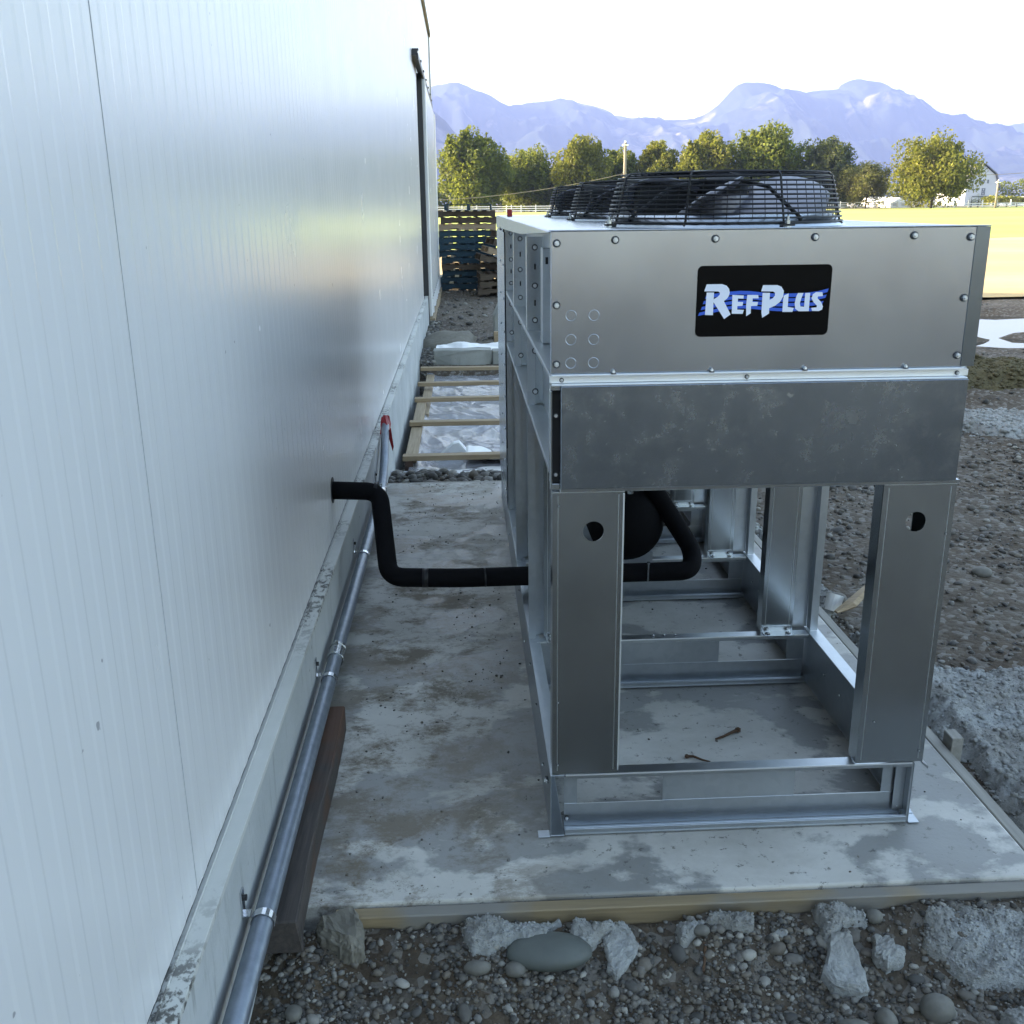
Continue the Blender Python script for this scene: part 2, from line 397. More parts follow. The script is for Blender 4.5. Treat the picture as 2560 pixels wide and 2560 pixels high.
# ------------------------------------------------------------------ ground
def ground_h(x, y):
    x = np.asarray(x, float); y = np.asarray(y, float)
    near = 1 - sstep(18, 40, np.hypot(x, y))
    h = -0.10 + near*(.05*(fbm(x*1.3, y*1.3, 3, 1)-.5) + .035*(fbm(x*5, y*5, 3, 5)-.5) + .014*(fbm(x*22, y*22, 3, 9)-.5))
    h = h + near*.12*(fbm(x*.5+9, y*.5, 3, 31)-.5)*sstep(2.2, 6, np.hypot(x-.5, np.maximum(y-4, 0)))
    # gravel bank then the pit under the plastic-covered form
    pit = sstep(6.75, 7.15, y)*(1-sstep(11.6, 11.9, y))*(1-sstep(1.5, 1.9, x))*sstep(-.9, -.6, x)
    h = h - .30*pit
    h = h + .16*np.exp(-(((x-4.9)/.9)**2 + ((y-9.1)/.8)**2)) + .16*fbm(x*2.3, y*2.3, 4, 44)*np.exp(-(((x-5.0)/1.0)**2 + ((y-9.1)/.7)**2)**2)
    # puddle hollow
    px = sstep(4.2, 5.6, x)*(1-sstep(16, 18, x)); edge = .55*(fbm(x*1.1, y*1.1, 4, 77)-.5)
    h = h - .16*px*sstep(12.2, 13.0, y+edge*2)*(1-sstep(15.9, 16.6, y+edge*2))
    isl = px*(np.exp(-((y-13.35-.25*np.sin(x))/.16)**2)*sstep(.34, .5, fbm(x*1.9, y*2, 3, 91)) + np.exp(-((y-14.75-.1*np.sin(x*2))/.13)**2)*sstep(.36, .5, fbm(x*1.5+3, y*2, 3, 93)))
    h = h + .24*isl
    h = h + (.066+.03*(fbm(x*7, y*7, 3, 15)-.5))*np.exp(-((y-2.11)/.15)**2)*(1-sstep(1.6, 2.2, x))*(y < 2.3)
    # keep clear of the slab and the building
    ins = sstep(-.75, -.70, x)*(1-sstep(1.50, 1.53, x))*sstep(2.11, 2.14, y)*(1-sstep(6.17, 6.20, y))
    h = h - .12*ins
    inb = 1-sstep(-.9, -.6, x); h = h - .25*inb*near
    far = sstep(40, 400, np.hypot(x, y)); h = h*(1-far) + -.10*far
    return h
def axis(dense, lo, hi, g):
    a = list(dense); s = a[-1]-a[-2]
    while a[-1] < hi: s *= g; a.append(a[-1]+s)
    s = a[1]-a[0]
    while a[0] > lo: s *= g; a.insert(0, a[0]-s)
    return np.array(a)
xs = axis(np.arange(-.7, 2.6, .022), -9000, 9000, 1.055)
ys = axis(np.concatenate([np.arange(1.35, 2.5, .018), np.arange(2.5, 5, .03)]), -2500, 9500, 1.03)
XX, YY = np.meshgrid(xs, ys)
g = obj('ground', grid_mesh('ground', XX, YY, ground_h(XX, YY)), M['dirt'], smooth=True); tag(g, kind='structure')
def hh(x, y): return float(ground_h(np.array([x]), np.array([y]))[0])

def field(name, mat, z, pts_front, y_far, x0, x1, n=160, rows=60, rough=.0):
    u = np.linspace(0, 1, n); v = np.linspace(0, 1, rows)**2.2
    X = x0 + (x1-x0)*(np.sign(u*2-1)*np.abs(u*2-1)**2.2*.5+.5)
    front = pts_front(X); Xg, Vg = np.meshgrid(X, v); Yg = front[None, :]*(1-Vg) + y_far*Vg
    Zg = np.full_like(Xg, z) + rough*(fbm(Xg*1.5, Yg*1.5, 3, 3)-.5)
    o = obj(name, grid_mesh(name, Xg, Yg, Zg), M[mat], smooth=True); return tag(o, kind='structure')
front1 = lambda X: 18.35 + 4.6*(1-sstep(1.2, 5, X)) + .5*(fbm(X*.9, X*0, 3, 8)-.5)
field('stubble_field', 'stubble', -.035, front1, 60, -60, 160, n=400, rough=.03)
field('meadow', 'green', -.02, lambda X: 47 - 10*(1-sstep(0, 6, X)) + 1.2*(fbm(X*.2, X*0, 3, 12)-.5), 215, -400, 700)
wat = obj('puddle', B((4.0, 17, 12.0, 16.9, -.30, -.168)), M['water']); tag(wat, kind='structure')

# ------------------------------------------------------------------ mountains
F = 2497.3
def ray(u, v, yd):
    c = np.array([(u*1.32505-1280)/F, 1, -(v*1.32505-1280)/F]); dd = A @ c; t = yd/dd[1]
    return dd[0]*t, 1.7+dd[2]*t
def ridge(name, prof, yd, depth, amp, seed):
    P = np.array([ray(u, v, yd) for u, v in prof]); o = P[:, 0].argsort(); P = P[o]
    X = np.linspace(P[0, 0], P[-1, 0], 700); H = np.interp(X, P[:, 0], P[:, 1])
    H = H + (fbm(X/90, X*0, 4, seed)-.5)*22
    t = np.linspace(-1, .6, 130); Xg, T = np.meshgrid(X, t)
    fall = np.where(T < 0, np.maximum(0, 1+T)**1.15, np.maximum(0, 1-T/.6))
    rel = np.maximum(0, 1-np.abs(T)*1.0)*np.abs(T)*4*(T < 0)
    spur = (1-np.abs(fbm(Xg/430 + T*.7, T*2.1, 4, seed+3)*2-1)*2.2)
    spur2 = np.abs(fbm(Xg/120 + T*1.1, T*7, 3, seed+8)*2-1)
    Z = H[None, :]*fall + amp*(spur*1.2 - spur2*.5)*rel*.75 - 30*(1-fall) - 2
    ob = obj(name, grid_mesh(name, Xg, yd + T*depth, Z), M['mountain'], smooth=True); return tag(ob, kind='structure')
main = [(500,150),(700,190),(760,170),(815,160),(850,155),(880,158),(905,170),(925,180),(945,192),(960,198),(985,197),(1005,191),(1035,190),(1055,184),(1080,186),(1095,193),(1130,203),(1160,215),(1200,219),(1240,224),(1290,225),(1310,220),(1330,212),(1355,197),(1375,175),(1390,160),(1405,153),(1450,156),(1480,165),(1500,170),(1520,172),(1545,168),(1580,166),(1588,155),(1600,150),(1625,147),(1655,153),(1685,172),(1720,198),(1745,206),(1780,215),(1810,232),(1830,250),(1860,258),(1880,262),(1932,285),(2050,330),(2200,385)]
ridge('mountain_range', main, 6500, 1700, 170, 21)
ridge('distant_mountain', [(1700,300),(1800,262),(1870,240),(1932,230),(2000,240),(2100,200),(2300,260),(2500,380)], 8200, 900, 80, 51)
ridge('near_mountain', [(300,120),(600,150),(760,180),(815,207),(840,226),(870,262),(905,285),(950,320),(1050,350),(1200,370),(1500,385),(1700,384)], 4300, 900, 90, 71)
ridge('foothill', [(1500,388),(1600,372),(1700,330),(1800,300),(1932,292),(2100,300),(2400,380)], 5200, 700, 60, 81)

# ------------------------------------------------------------------ metal building
bld = empty('metal_building', (-.575, 6, -.1), 'long white metal clad building filling the left side of the picture', 'building')
XW = -.575
obj('foundation_wall', B((-.90, -.53, -14, 16.3, -.75, .343)), M['found'], bld, bevel=.004)
# core, roof
obj('building_core', B((-20, -.60, -14, 22.45, -.35, 5.00)), M['wall'], bld)
bm = bmesh.new(); prism(bm, [(-20.2, 4.98), (-.545, 5.0), (-.545, 5.07), (-10.2, 5.9), (-20.2, 5.09)], 'y', -14.3, 22.5)
obj('roof', bm, M['dark_trim_gap'], bld)
def panel_mesh(width, z0, z1, pitch=.086, depth=.0008):
    bm = bmesh.new(); n = round(width/pitch); pts = []
    for k in range(n):
        y = k*pitch
        pts += [(y+.002, 0), (y+pitch*.44, 0), (y+pitch*.56, depth), (y+pitch*.90, depth), (y+pitch-.002, 0)]
    pts[0] = (.0001, 0); pts[-1] = (n*pitch-.0001, 0)
    rows = []
    for z in (z0, z1):
        rows.append([bm.verts.new((p[1], p[0], z)) for p in pts])
    back = [[bm.verts.new((-.02, p[0], z)) for p in (pts[0], pts[-1])] for z in (z0, z1)]
    for i in range(len(pts)-1): bm.faces.new((rows[0][i], rows[0][i+1], rows[1][i+1], rows[1][i]))
    bm.faces.new((back[0][0], rows[0][0], rows[1][0], back[1][0])); bm.faces.new((rows[0][-1], back[0][1], back[1][1], rows[1][-1]))
    bm.faces.new([back[0][0]] + [back[0][1]] + rows[0][::-1]); bm.faces.new([back[1][1]] + [back[1][0]] + rows[1])
    bmesh.ops.recalc_face_normals(bm, faces=bm.faces)
    me = bpy.data.meshes.new('wall_panel'); bm.to_mesh(me); bm.free(); me.materials.append(M['wall']); return me
obj('panel_joint', B((XW-.001, XW+.0012, 1.7636, 1.7648, .355, 4.984)), M['joint'], bld)
pm = panel_mesh(1.118, .354, 4.985); pmt = panel_mesh(1.118, 3.62, 4.985)
y = 1.764 - 1.118*6; k = 0
while y < 22.2:
    o = bpy.data.objects.new('wall_panel', pm if y < 15.0 else pmt); COL.objects.link(o); o.location = (XW, y, 0); attach(o, bld); y += 1.118
obj('flashing', B((-.5785, -.527, -14, 15.9, .3435, .3465), (-.5295, -.5270, -14, 15.9, .330, .3434), (-.5675, -.5640, -14, 15.9, .3466, .351)), M['flash'], bld, bevel=.0008)
obj('panel_gap_shade', B((-.5800, -.5765, -14, 15.9, .3467, .3535)), M['black_void'], bld)  # black strip paints the shade in the gap under the panels
# sliding door with its track
obj('door_gap_shade', B((-.60, -.52, 15.78, 15.92, -.25, 3.52)), M['dark_trim_gap'], bld)  # dark strip paints the gap shadow between wall and door
sd = obj('sliding_door', B((-.555, -.49, 15.925, 22.3, .02, 3.46)), M['wall'], bld, bevel=.004)
for a_, b_ in ((15.93, 16.25), (21.9, 22.3)): obj('door_edge', B((-.49, -.478, a_, b_, .02, 3.46)), M['vinyl'], sd, bevel=.003, world=False)
obj('door_track', B((-.572, -.50, 13.9, 20.8, 3.52, 3.58), (-.51, -.49, 13.9, 20.8, 3.47, 3.54)), M['dark_trim_gap'], bld)
for yy in np.arange(14, 20.7, 1.1): obj('track_bracket', B((-.572, -.488, float(yy), float(yy)+.05, 3.582, 3.61)), M['dark_trim_gap'], bld)
obj('door_sill', B((-.60, -.44, 16.0, 22.3, -.14, -.02)), M['lumber_y'], bld)
obj('corner_trim', B((-.585, -.545, 22.3, 22.46, -.2, 4.99)), M['trim'], bld)
obj('gutter', B((-.545, -.525, -14, 22.5, 4.97, 5.06)), M['dark_trim_gap'], bld)
# torn film edge at the foot of the door
bm = bmesh.new()
vv = []
for i in range(40):
    yy = 16.3 + i*.15; zb = -.06 + .16*float(fbm(np.array([i*.35]), np.array([0.]), 3, 5)[0])
    vv.append((bm.verts.new((-.4785+.01*math.sin(i*1.7), yy, .25)), bm.verts.new((-.475+.015*math.sin(i*2.3), yy, zb))))
for a, b in zip(vv, vv[1:]): bm.faces.new((a[0], b[0], b[1], a[1]))
obj('torn_film', bm, M['white_film'], sd, world=False, smooth=True)

# ------------------------------------------------------------------ slab and forms
slab = obj('concrete_slab', B((-.528, 1.493, 2.155, 6.165, -.24, 0)), M['slab'], bevel=.006, seg=2)
tag(slab, 'grey stained concrete equipment slab beside the white wall', 'concrete slab')
fb = obj('form_board', B((-.36, 2.75, 2.112, 2.150, -.18, -.010)), M['form'], bevel=.003)
tag(fb, 'yellowish wooden form board along the front edge of the slab', 'form board')
fb = obj('form_board', B((1.505, 1.545, 2.156, 6.4, -.18, -.012)), M['form_side'], bevel=.003)
tag(fb, 'dusty wooden form board along the right edge of the slab', 'form board')
bm = bmesh.new(); prism(bm, [(1.549, 2.80), (1.587, 2.80), (1.587, 2.86), (1.549, 2.86)], 'z', -.3, .03)
st = obj('wooden_stake', bm, M['form_side'], bevel=.002); tag(st, 'short wooden stake outside the right form board', 'stake')
fb = obj('form_board', B((-.52, 1.5, 6.170, 6.206, -.2, -.004)), M['form_side'], bevel=.003)
tag(fb, 'thin form board along the far end of the slab', 'form board')

# ------------------------------------------------------------------ timber, conduit
bm = B((-.5275, -.428, 1.985, 3.04, .001, .092))
bmesh.ops.subdivide_edges(bm, edges=[e for e in bm.edges if abs(e.verts[0].co.y-e.verts[1].co.y) > .5], cuts=14)
for v in bm.verts:
    v.co.z += .002*math.sin(v.co.y*9); v.co.x += .0025*math.sin(v.co.y*7+1) * (v.co.x > -.5) + (.012 if v.co.x > -.5 and v.co.y < 2.0 and v.co.z < .04 else 0)
tb = obj('wooden_timber', bm, M['timber'], bevel=.004); tag(tb, 'dark stained square timber lying under the conduit', 'timber')
cd = empty('electrical_conduit', (-.487, 2, .12), 'grey steel conduit strapped along the foot of the white wall', 'conduit')
galvpipe = flat('galvanised_conduit', (.22,.25,.29), .45, .75, .3, 30, bump=.002)
CX, CZ, CR = -.486, .152, .0245
path = rounded([(CX, -1, CZ), (CX, 3.4, CZ), (CX, 5.62, CZ), (-.497, 6.12, .40)], .5, 10)
bm = bmesh.new(); tube(bm, path, CR, 20); obj('pipe', bm, galvpipe, cd, smooth=True)
for yc in (3.32, 5.45):
    bm = bmesh.new(); cyl(bm, (CX, yc-.040, CZ), (CX, yc+.040, CZ), .0285, n=20)
    cyl(bm, (CX, yc-.047, CZ), (CX, yc-.035, CZ), .031, n=20); cyl(bm, (CX, yc+.035, CZ), (CX, yc+.047, CZ), .031, n=20)
    c = obj('coupling', bm, M['bolt'], cd, bevel=.001)
    for s in (-1, 1):
        bm = bmesh.new(); cyl(bm, (CX, yc+s*.02, CZ+.03), (CX, yc+s*.02, CZ+.045), .006, n=6); obj('screw', bm, M['bolt'], c, world=False)
def strap_obj(yc, zc=.152):
    bm = bmesh.new(); pr = []
    for i in range(13):
        a = R(-15 + 210*i/12); pr.append((CX+(CR+.002)*math.cos(a), zc+(CR+.002)*math.sin(a)))
    ring = [[bm.verts.new((x, yc+dy, z)) for x, z in pr] for dy in (0, .022)]
    ring2 = [[bm.verts.new((CX+(x-CX)*1.07, yc+dy, zc+(z-zc)*1.07)) for x, z in pr] for dy in (0, .022)]
    for i in range(12):
        bm.faces.new((ring2[0][i], ring2[0][i+1], ring2[1][i+1], ring2[1][i]))
        bm.faces.new((ring2[0][i], ring2[0][i+1], ring[0][i+1], ring[0][i]))
        bm.faces.new((ring2[1][i], ring2[1][i+1], ring[1][i+1], ring[1][i]))
    box(bm, -.5295, -.5255, yc-.001, yc+.023, zc+.02, zc+.085)
    box(bm, -.5255, -.512, yc-.001, yc+.023, zc+.020, zc+.024)
    s = obj('strap', bm, M['hose_band'], cd)
    bm = bmesh.new(); cyl(bm, (-.5255, yc+.011, zc+.065), (-.517, yc+.011, zc+.065), .007, n=8); obj('screw', bm, M['black_void'], s, world=False)
for yc in (1.905, 3.10, 4.36, 5.58): strap_obj(yc)
bm = bmesh.new(); tube(bm, [(-.495, 6.07, .35), (-.497, 6.12, .40), (-.499, 6.15, .44)], [.029, .030, .022], 14)
for v in bm.verts: v.co += Vector((.006*math.sin(v.co.z*300), .01*math.sin(v.co.x*400), 0))
prism(bm, [(-.484, .36), (-.455, .24), (-.448, .27), (-.460, .39)], 'y', 6.05, 6.056)
obj('red_tape', bm, M['red'], cd)

# ------------------------------------------------------------------ condenser unit
X0, X1, Y0 = .208, 1.250, 2.40
FY = [2.40, 3.30, 4.13, 4.90, 5.80]
unit = empty('refrigeration_condenser', (.73, 4.1, 0), 'tall galvanised steel refrigeration condenser standing on the concrete slab', 'condenser')
bolt_me = {}
def bolt_mesh(r=.0085):
    if r in bolt_me: return bolt_me[r]
    bm = bmesh.new(); cyl(bm, (0, 0, 0), (0, -.0018, 0), r*1.12, n=14); cyl(bm, (0, -.0018, 0), (0, -.0085*r/.0085, 0), r*.80, r*.72, n=6)
    cyl(bm, (0, -.0085*r/.0085, 0), (0, -.0125*r/.0085, 0), r*.36, n=8)
    bmesh.ops.recalc_face_normals(bm, faces=bm.faces)
    for f in bm.faces:
        if max(v.co.y for v in f.verts) > -.00001 or min(v.co.y for v in f.verts) > -.0019: f.material_index = 1 if f.calc_center_median().y > -.00185 else 0
    me = bpy.data.meshes.new('bolt'); bm.to_mesh(me); bm.free(); me.materials.append(M['bolt_head']); me.materials.append(M['washer_shade']); bolt_me[r] = me; return me
def bolt(par, x, y, z, face='-y', r=.0085, world=False):
    o = bpy.data.objects.new('bolt', bolt_mesh(r)); COL.objects.link(o); o.parent = par; o.location = (x, y, z)
    rz = {'-y': 0, '-x': R(-90), 'z': 0}[face]
    o.rotation_euler = (R(-90) if face == 'z' else 0, random.uniform(0, 1) if face == '-y' else 0, rz)
    if face == '-x': o.rotation_euler = (random.uniform(0, 1), 0, R(-90))
    if par is unit: o.matrix_parent_inverse = Matrix.Translation(unit.location).inverted()
    return o
# front fan-box sheet with its folded right edge
bm = bmesh.new()
prof = [(X0, Y0), (1.222, Y0)] + [(1.222+.028*math.sin(t), Y0+.012*(1-math.cos(t))) for t in np.linspace(.15, math.pi/2, 7)] + [(X1, Y0+.05), (1.240, Y0+.05)]
prof2 = prof + [(1.240, Y0+.022), (1.215, Y0+.012), (X0, Y0+.012)]
prism(bm, prof2, 'z', 1.304, 1.637)
fp = obj('front_panel', bm, M['galv_top'], unit, bevel=.0015)
for p in fp.data.polygons: p.use_smooth = False
for x, z in ((.222,1.610),(.359,1.616),(.595,1.616),(.832,1.617),(1.07,1.618),(1.207,1.613),(1.208,1.471),(1.208,1.333),(.222,1.468),(.222,1.328)):
    bolt(fp, x, Y0-.0005, z)
for x in (.257, .312):
    for z in (1.443, 1.386, 1.330):
        bm = bmesh.new(); n = 20
        tube(bm, [(x+.0125*math.cos(t), Y0, z+.0125*math.sin(t)) for t in np.linspace(0, 2*math.pi, n, endpoint=False)], .0011, 5, closed=True)
        obj('knockout', bm, M['galv_top'], fp, smooth=True, world=False)
# label
sticker_c = [(275,190),(1760,175),(1715,950),(248,975)]
def stk(px, py):
    t = (py-186)/780; xl = 275-27*t; xr = 1760-45*t; s = (px-xl)/(xr-xl)
    yt = 190-15*s; yb = 975-25*s; t = (py-yt)/(yb-yt)
    return .5565+.3235*s, 1.5545-.1665*t
bm = bmesh.new(); cs = []
x0, x1, z0, z1, r = .5565, .8800, 1.388, 1.5545, .0125
for cx, cz, a0 in ((x1-r, z1-r, 0), (x0+r, z1-r, 90), (x0+r, z0+r, 180), (x1-r, z0+r, 270)):
    cs += [(cx+r*math.cos(R(a0+a)), cz+r*math.sin(R(a0+a))) for a in range(0, 91, 15)]
prism(bm, cs, 'y', Y0-.0012, Y0-.0002)
lab = obj('brand_label', bm, M['label_black'], unit)
lab['label'] = 'black label reading REFPLUS in white over blue stripes'
def poly(name, pts, y, mat):
    bm = bmesh.new(); v = [bm.verts.new((*((lambda q: (q[0], y, q[1]))(stk(*p))),)) for p in pts]
    f = bm.faces.new(v); bm.normal_update(); bmesh.ops.triangulate(bm, faces=[f], ngon_method='EAR_CLIP')
    o = obj(name, bm, mat, lab, world=False); return o
import itertools
sx = [300, 420, 560, 700, 830, 970, 1100, 1250, 1400, 1520, 1620, 1716]
st = [520, 500, 478, 462, 462, 480, 492, 494, 488, 482, 464, 438]
for k in range(4):
    xl = [365, 340, 318, 290][k]; xr = [1716, 1695, 1662, 1636][k]
    top = []; bot = []
    for i, (x, yv) in enumerate(zip(sx, st)):
        f = i/(len(sx)-1); xx = xl + (xr-xl)*f
        off = k*(52 + 4*abs(f-.5)); yy = np.interp(xx, sx, st) + off + (18*k*max(0, .25-f)*1.5) + (12*k*max(0, f-.85)*4 if f > .85 else 0)
        th = 40 if k == 0 else 36
        top.append((xx+4, yy)); bot.append((xx-10 if i in (0, len(sx)-1) else xx, yy+th))
    poly('stripe', top + bot[::-1], Y0-.0016, M['label_blue'])
LET = {
 'R': [[(372,390),(540,388),(590,405),(618,440),(625,480),(615,520),(595,548),(562,575),(638,722),(567,773),(447,585),(452,553),(490,530),(515,505),(518,484),(500,468),(345,467)], [(372,480),(453,480),(443,730),(355,728)]],
 'E': [[(655,507),(780,512),(778,548),(718,545),(715,583),(775,585),(768,628),(712,630),(710,668),(785,672),(770,716),(650,714)]],
 'F': [[(820,507),(940,508),(945,545),(880,545),(878,585),(940,585),(930,628),(862,630),(860,710),(810,742),(808,620)]],
 'P': [[(992,400),(1150,400),(1195,418),(1222,462),(1216,525),(1182,585),(1125,628),(1063,655),(1063,712),(988,760),(978,700),(988,485),(1070,485),(1066,562),(1100,545),(1125,515),(1125,485),(1105,470),(972,468)]],
 'L': [[(1225,515),(1277,490),(1268,640),(1335,650),(1322,695),(1210,695),(1216,560)]],
 'U': [[(1362,520),(1380,487),(1440,487),(1420,540),(1402,600),(1410,635),(1450,638),(1460,487),(1515,487),(1503,687),(1390,688),(1352,660),(1345,600)]],
 'S': [[(1650,478),(1657,522),(1602,525),(1598,545),(1640,590),(1660,635),(1650,670),(1615,686),(1540,684),(1530,650),(1590,645),(1592,625),(1555,590),(1530,545),(1545,500),(1580,478)]]}
for ch in 'REFPLUS':
    bm = bmesh.new()
    for pts in LET[ch]:
        v = [bm.verts.new((stk(*p)[0], Y0-.0021, stk(*p)[1])) for p in pts]; f = bm.faces.new(v)
    bm.normal_update(); bmesh.ops.triangulate(bm, faces=bm.faces, ngon_method='EAR_CLIP')
    obj('letter', bm, M['label_white'], lab, world=False)
obj('fold_reflection_strip', B((1.2200, 1.2530, Y0-.0022, Y0-.0006, 1.306, 1.6365), (1.2512, 1.2530, Y0-.0005, Y0+.05, 1.306, 1.6365)), M['galv_fold_reflection'], unit)  # added strip, its dark colour imitates the reflection on the folded edge
# bottom lip of the fan box, header rail
lip = obj('header_lip', B((X0+.002, 1.226, Y0-.010, Y0+.02, 1.2985, 1.3035), (X0-.002, 1.244, Y0+.003, Y0+.02, 1.281, 1.2980), (X0+.002, 1.236, Y0-.014, Y0+.02, 1.2765, 1.2805)), M['edge'], unit, bevel=.0012)
for x in (.36, .60, .83, 1.08): bolt(lip, x, Y0-.008, 1.3045, 'z', .006)
for x in (.235, .69, 1.215): bolt(lip, x, Y0+.0025, 1.289, '-y', .005)
# middle panel, proud of a black sheet that paints the recess shade
obj('access_panel', B((.232, 1.238, Y0-.016, Y0-.010, 1.018, 1.276), (.232, .236, Y0-.010, Y0+.01, 1.018, 1.276), (1.234, 1.238, Y0-.010, Y0+.01, 1.018, 1.276)), M['galv_dull'], unit, bevel=.0015)
obj('panel_recess_shade', B((.211, 1.247, Y0+.012, Y0+.020, 1.014, 1.2762)), M['black_void'], unit)
er = obj('end_rail', B((X0-.001, .2315, Y0-.004, Y0+.010, 1.2645, 1.2760), (X0-.001, .212, Y0-.006, Y0+.03, 1.03, 1.2640), (X0-.001, .2315, Y0-.004, Y0+.012, 1.014, 1.0295), (.2318, 1.252, Y0-.006, Y0+.03, 1.0070, 1.0172)), M['galv_leg'], unit, bevel=.001)
for z in (1.20, 1.05): bolt(er, .222, Y0+.011, z, '-y', .006)
# cross frames: base beam, legs
def leg(x0, x1, y, hole=None, first=False, side=1, mat='galv_leg'):
    bm = bmesh.new(); z0, z1 = .2015, 1.0055
    if hole:
        hx, hz, hr = hole; n = 24
        outer = [(x0, z0), (x1, z0), (x1, z1), (x0, z1)]
        for a, b, yy in ((0, 0, y), (1, 1, y+.003)):
            pass
        # plate with a round hole as a strip between outline and circle
        cir = [(hx+hr*math.cos(2*math.pi*k/n), hz+hr*math.sin(2*math.pi*k/n)) for k in range(n)]
        def out(k):
            a = 2*math.pi*k/n; c, s = math.cos(a), math.sin(a)
            tx = ((x1-hx) if c > 0 else (x0-hx))/c if abs(c) > 1e-6 else 1e9
            tz = ((z1-hz) if s > 0 else (hz-z1))/s if abs(s) > 1e-6 else 1e9
            t = min(abs(tx), abs(tz)); return (hx+c*t, hz+s*t)
        ou = [out(k) for k in range(n)]
        # square off the corners of the upper block, then a plain plate below
        zc = hz-(z1-hz)
        def snap(p):
            q = list(p)
            if abs(abs(p[0]-hx)-0) > 0: pass
            return tuple(q)
        corners = [(x1, z1), (x0, z1), (x0, zc), (x1, zc)]
        ang = [math.atan2(cz-hz, cx-hx) % (2*math.pi) for cx, cz in corners]
        angs = sorted([2*math.pi*k/n for k in range(n)] + ang)
        f = []
        for a in angs:
            c, s = math.cos(a), math.sin(a)
            tx = abs(((x1-hx) if c > 0 else (hx-x0))/c) if abs(c) > 1e-6 else 1e9
            tz = abs((z1-hz)/s) if abs(s) > 1e-6 else 1e9
            t = min(tx, tz); f.append(((hx+hr*c, hz+hr*s), (hx+t*c, hz+t*s)))
        for yy in (y, y+.003):
            vi = [bm.verts.new((p[0], yy, p[1])) for p, q in f]; vo = [bm.verts.new((q[0], yy, q[1])) for p, q in f]
            for i in range(len(f)): bm.faces.new((vi[i], vi[(i+1) % len(f)], vo[(i+1) % len(f)], vo[i]))
            if yy == y: a_i = vi
        for i in range(len(f)): bm.faces.new((a_i[i], a_i[(i+1) % len(f)], vi[(i+1) % len(f)], vi[i]))
        box(bm, x0, x1, y, y+.003, z0, zc)
    else: box(bm, x0, x1, y, y+.003, z0, z1)
    # return flanges
    box(bm, x0, x0+.003, y+.0032, y+.055, z0, z1); box(bm, x1-.003, x1, y+.0032, y+.055, z0, z1)
    box(bm, x0+.003, x0+.018, y+.052, y+.055, z0, z1); box(bm, x1-.018, x1-.003, y+.052, y+.055, z0, z1)
    o = obj('leg', bm, M[mat], unit)
    # pressed edge beads
    for xx in (x0+.013, x1-.015):
        obj('edge_bead', B((xx, xx+.0016, y-.0009, y-.0002, z0+.01, z1-.008)), M['edge_dull'], o, world=False)
    return o
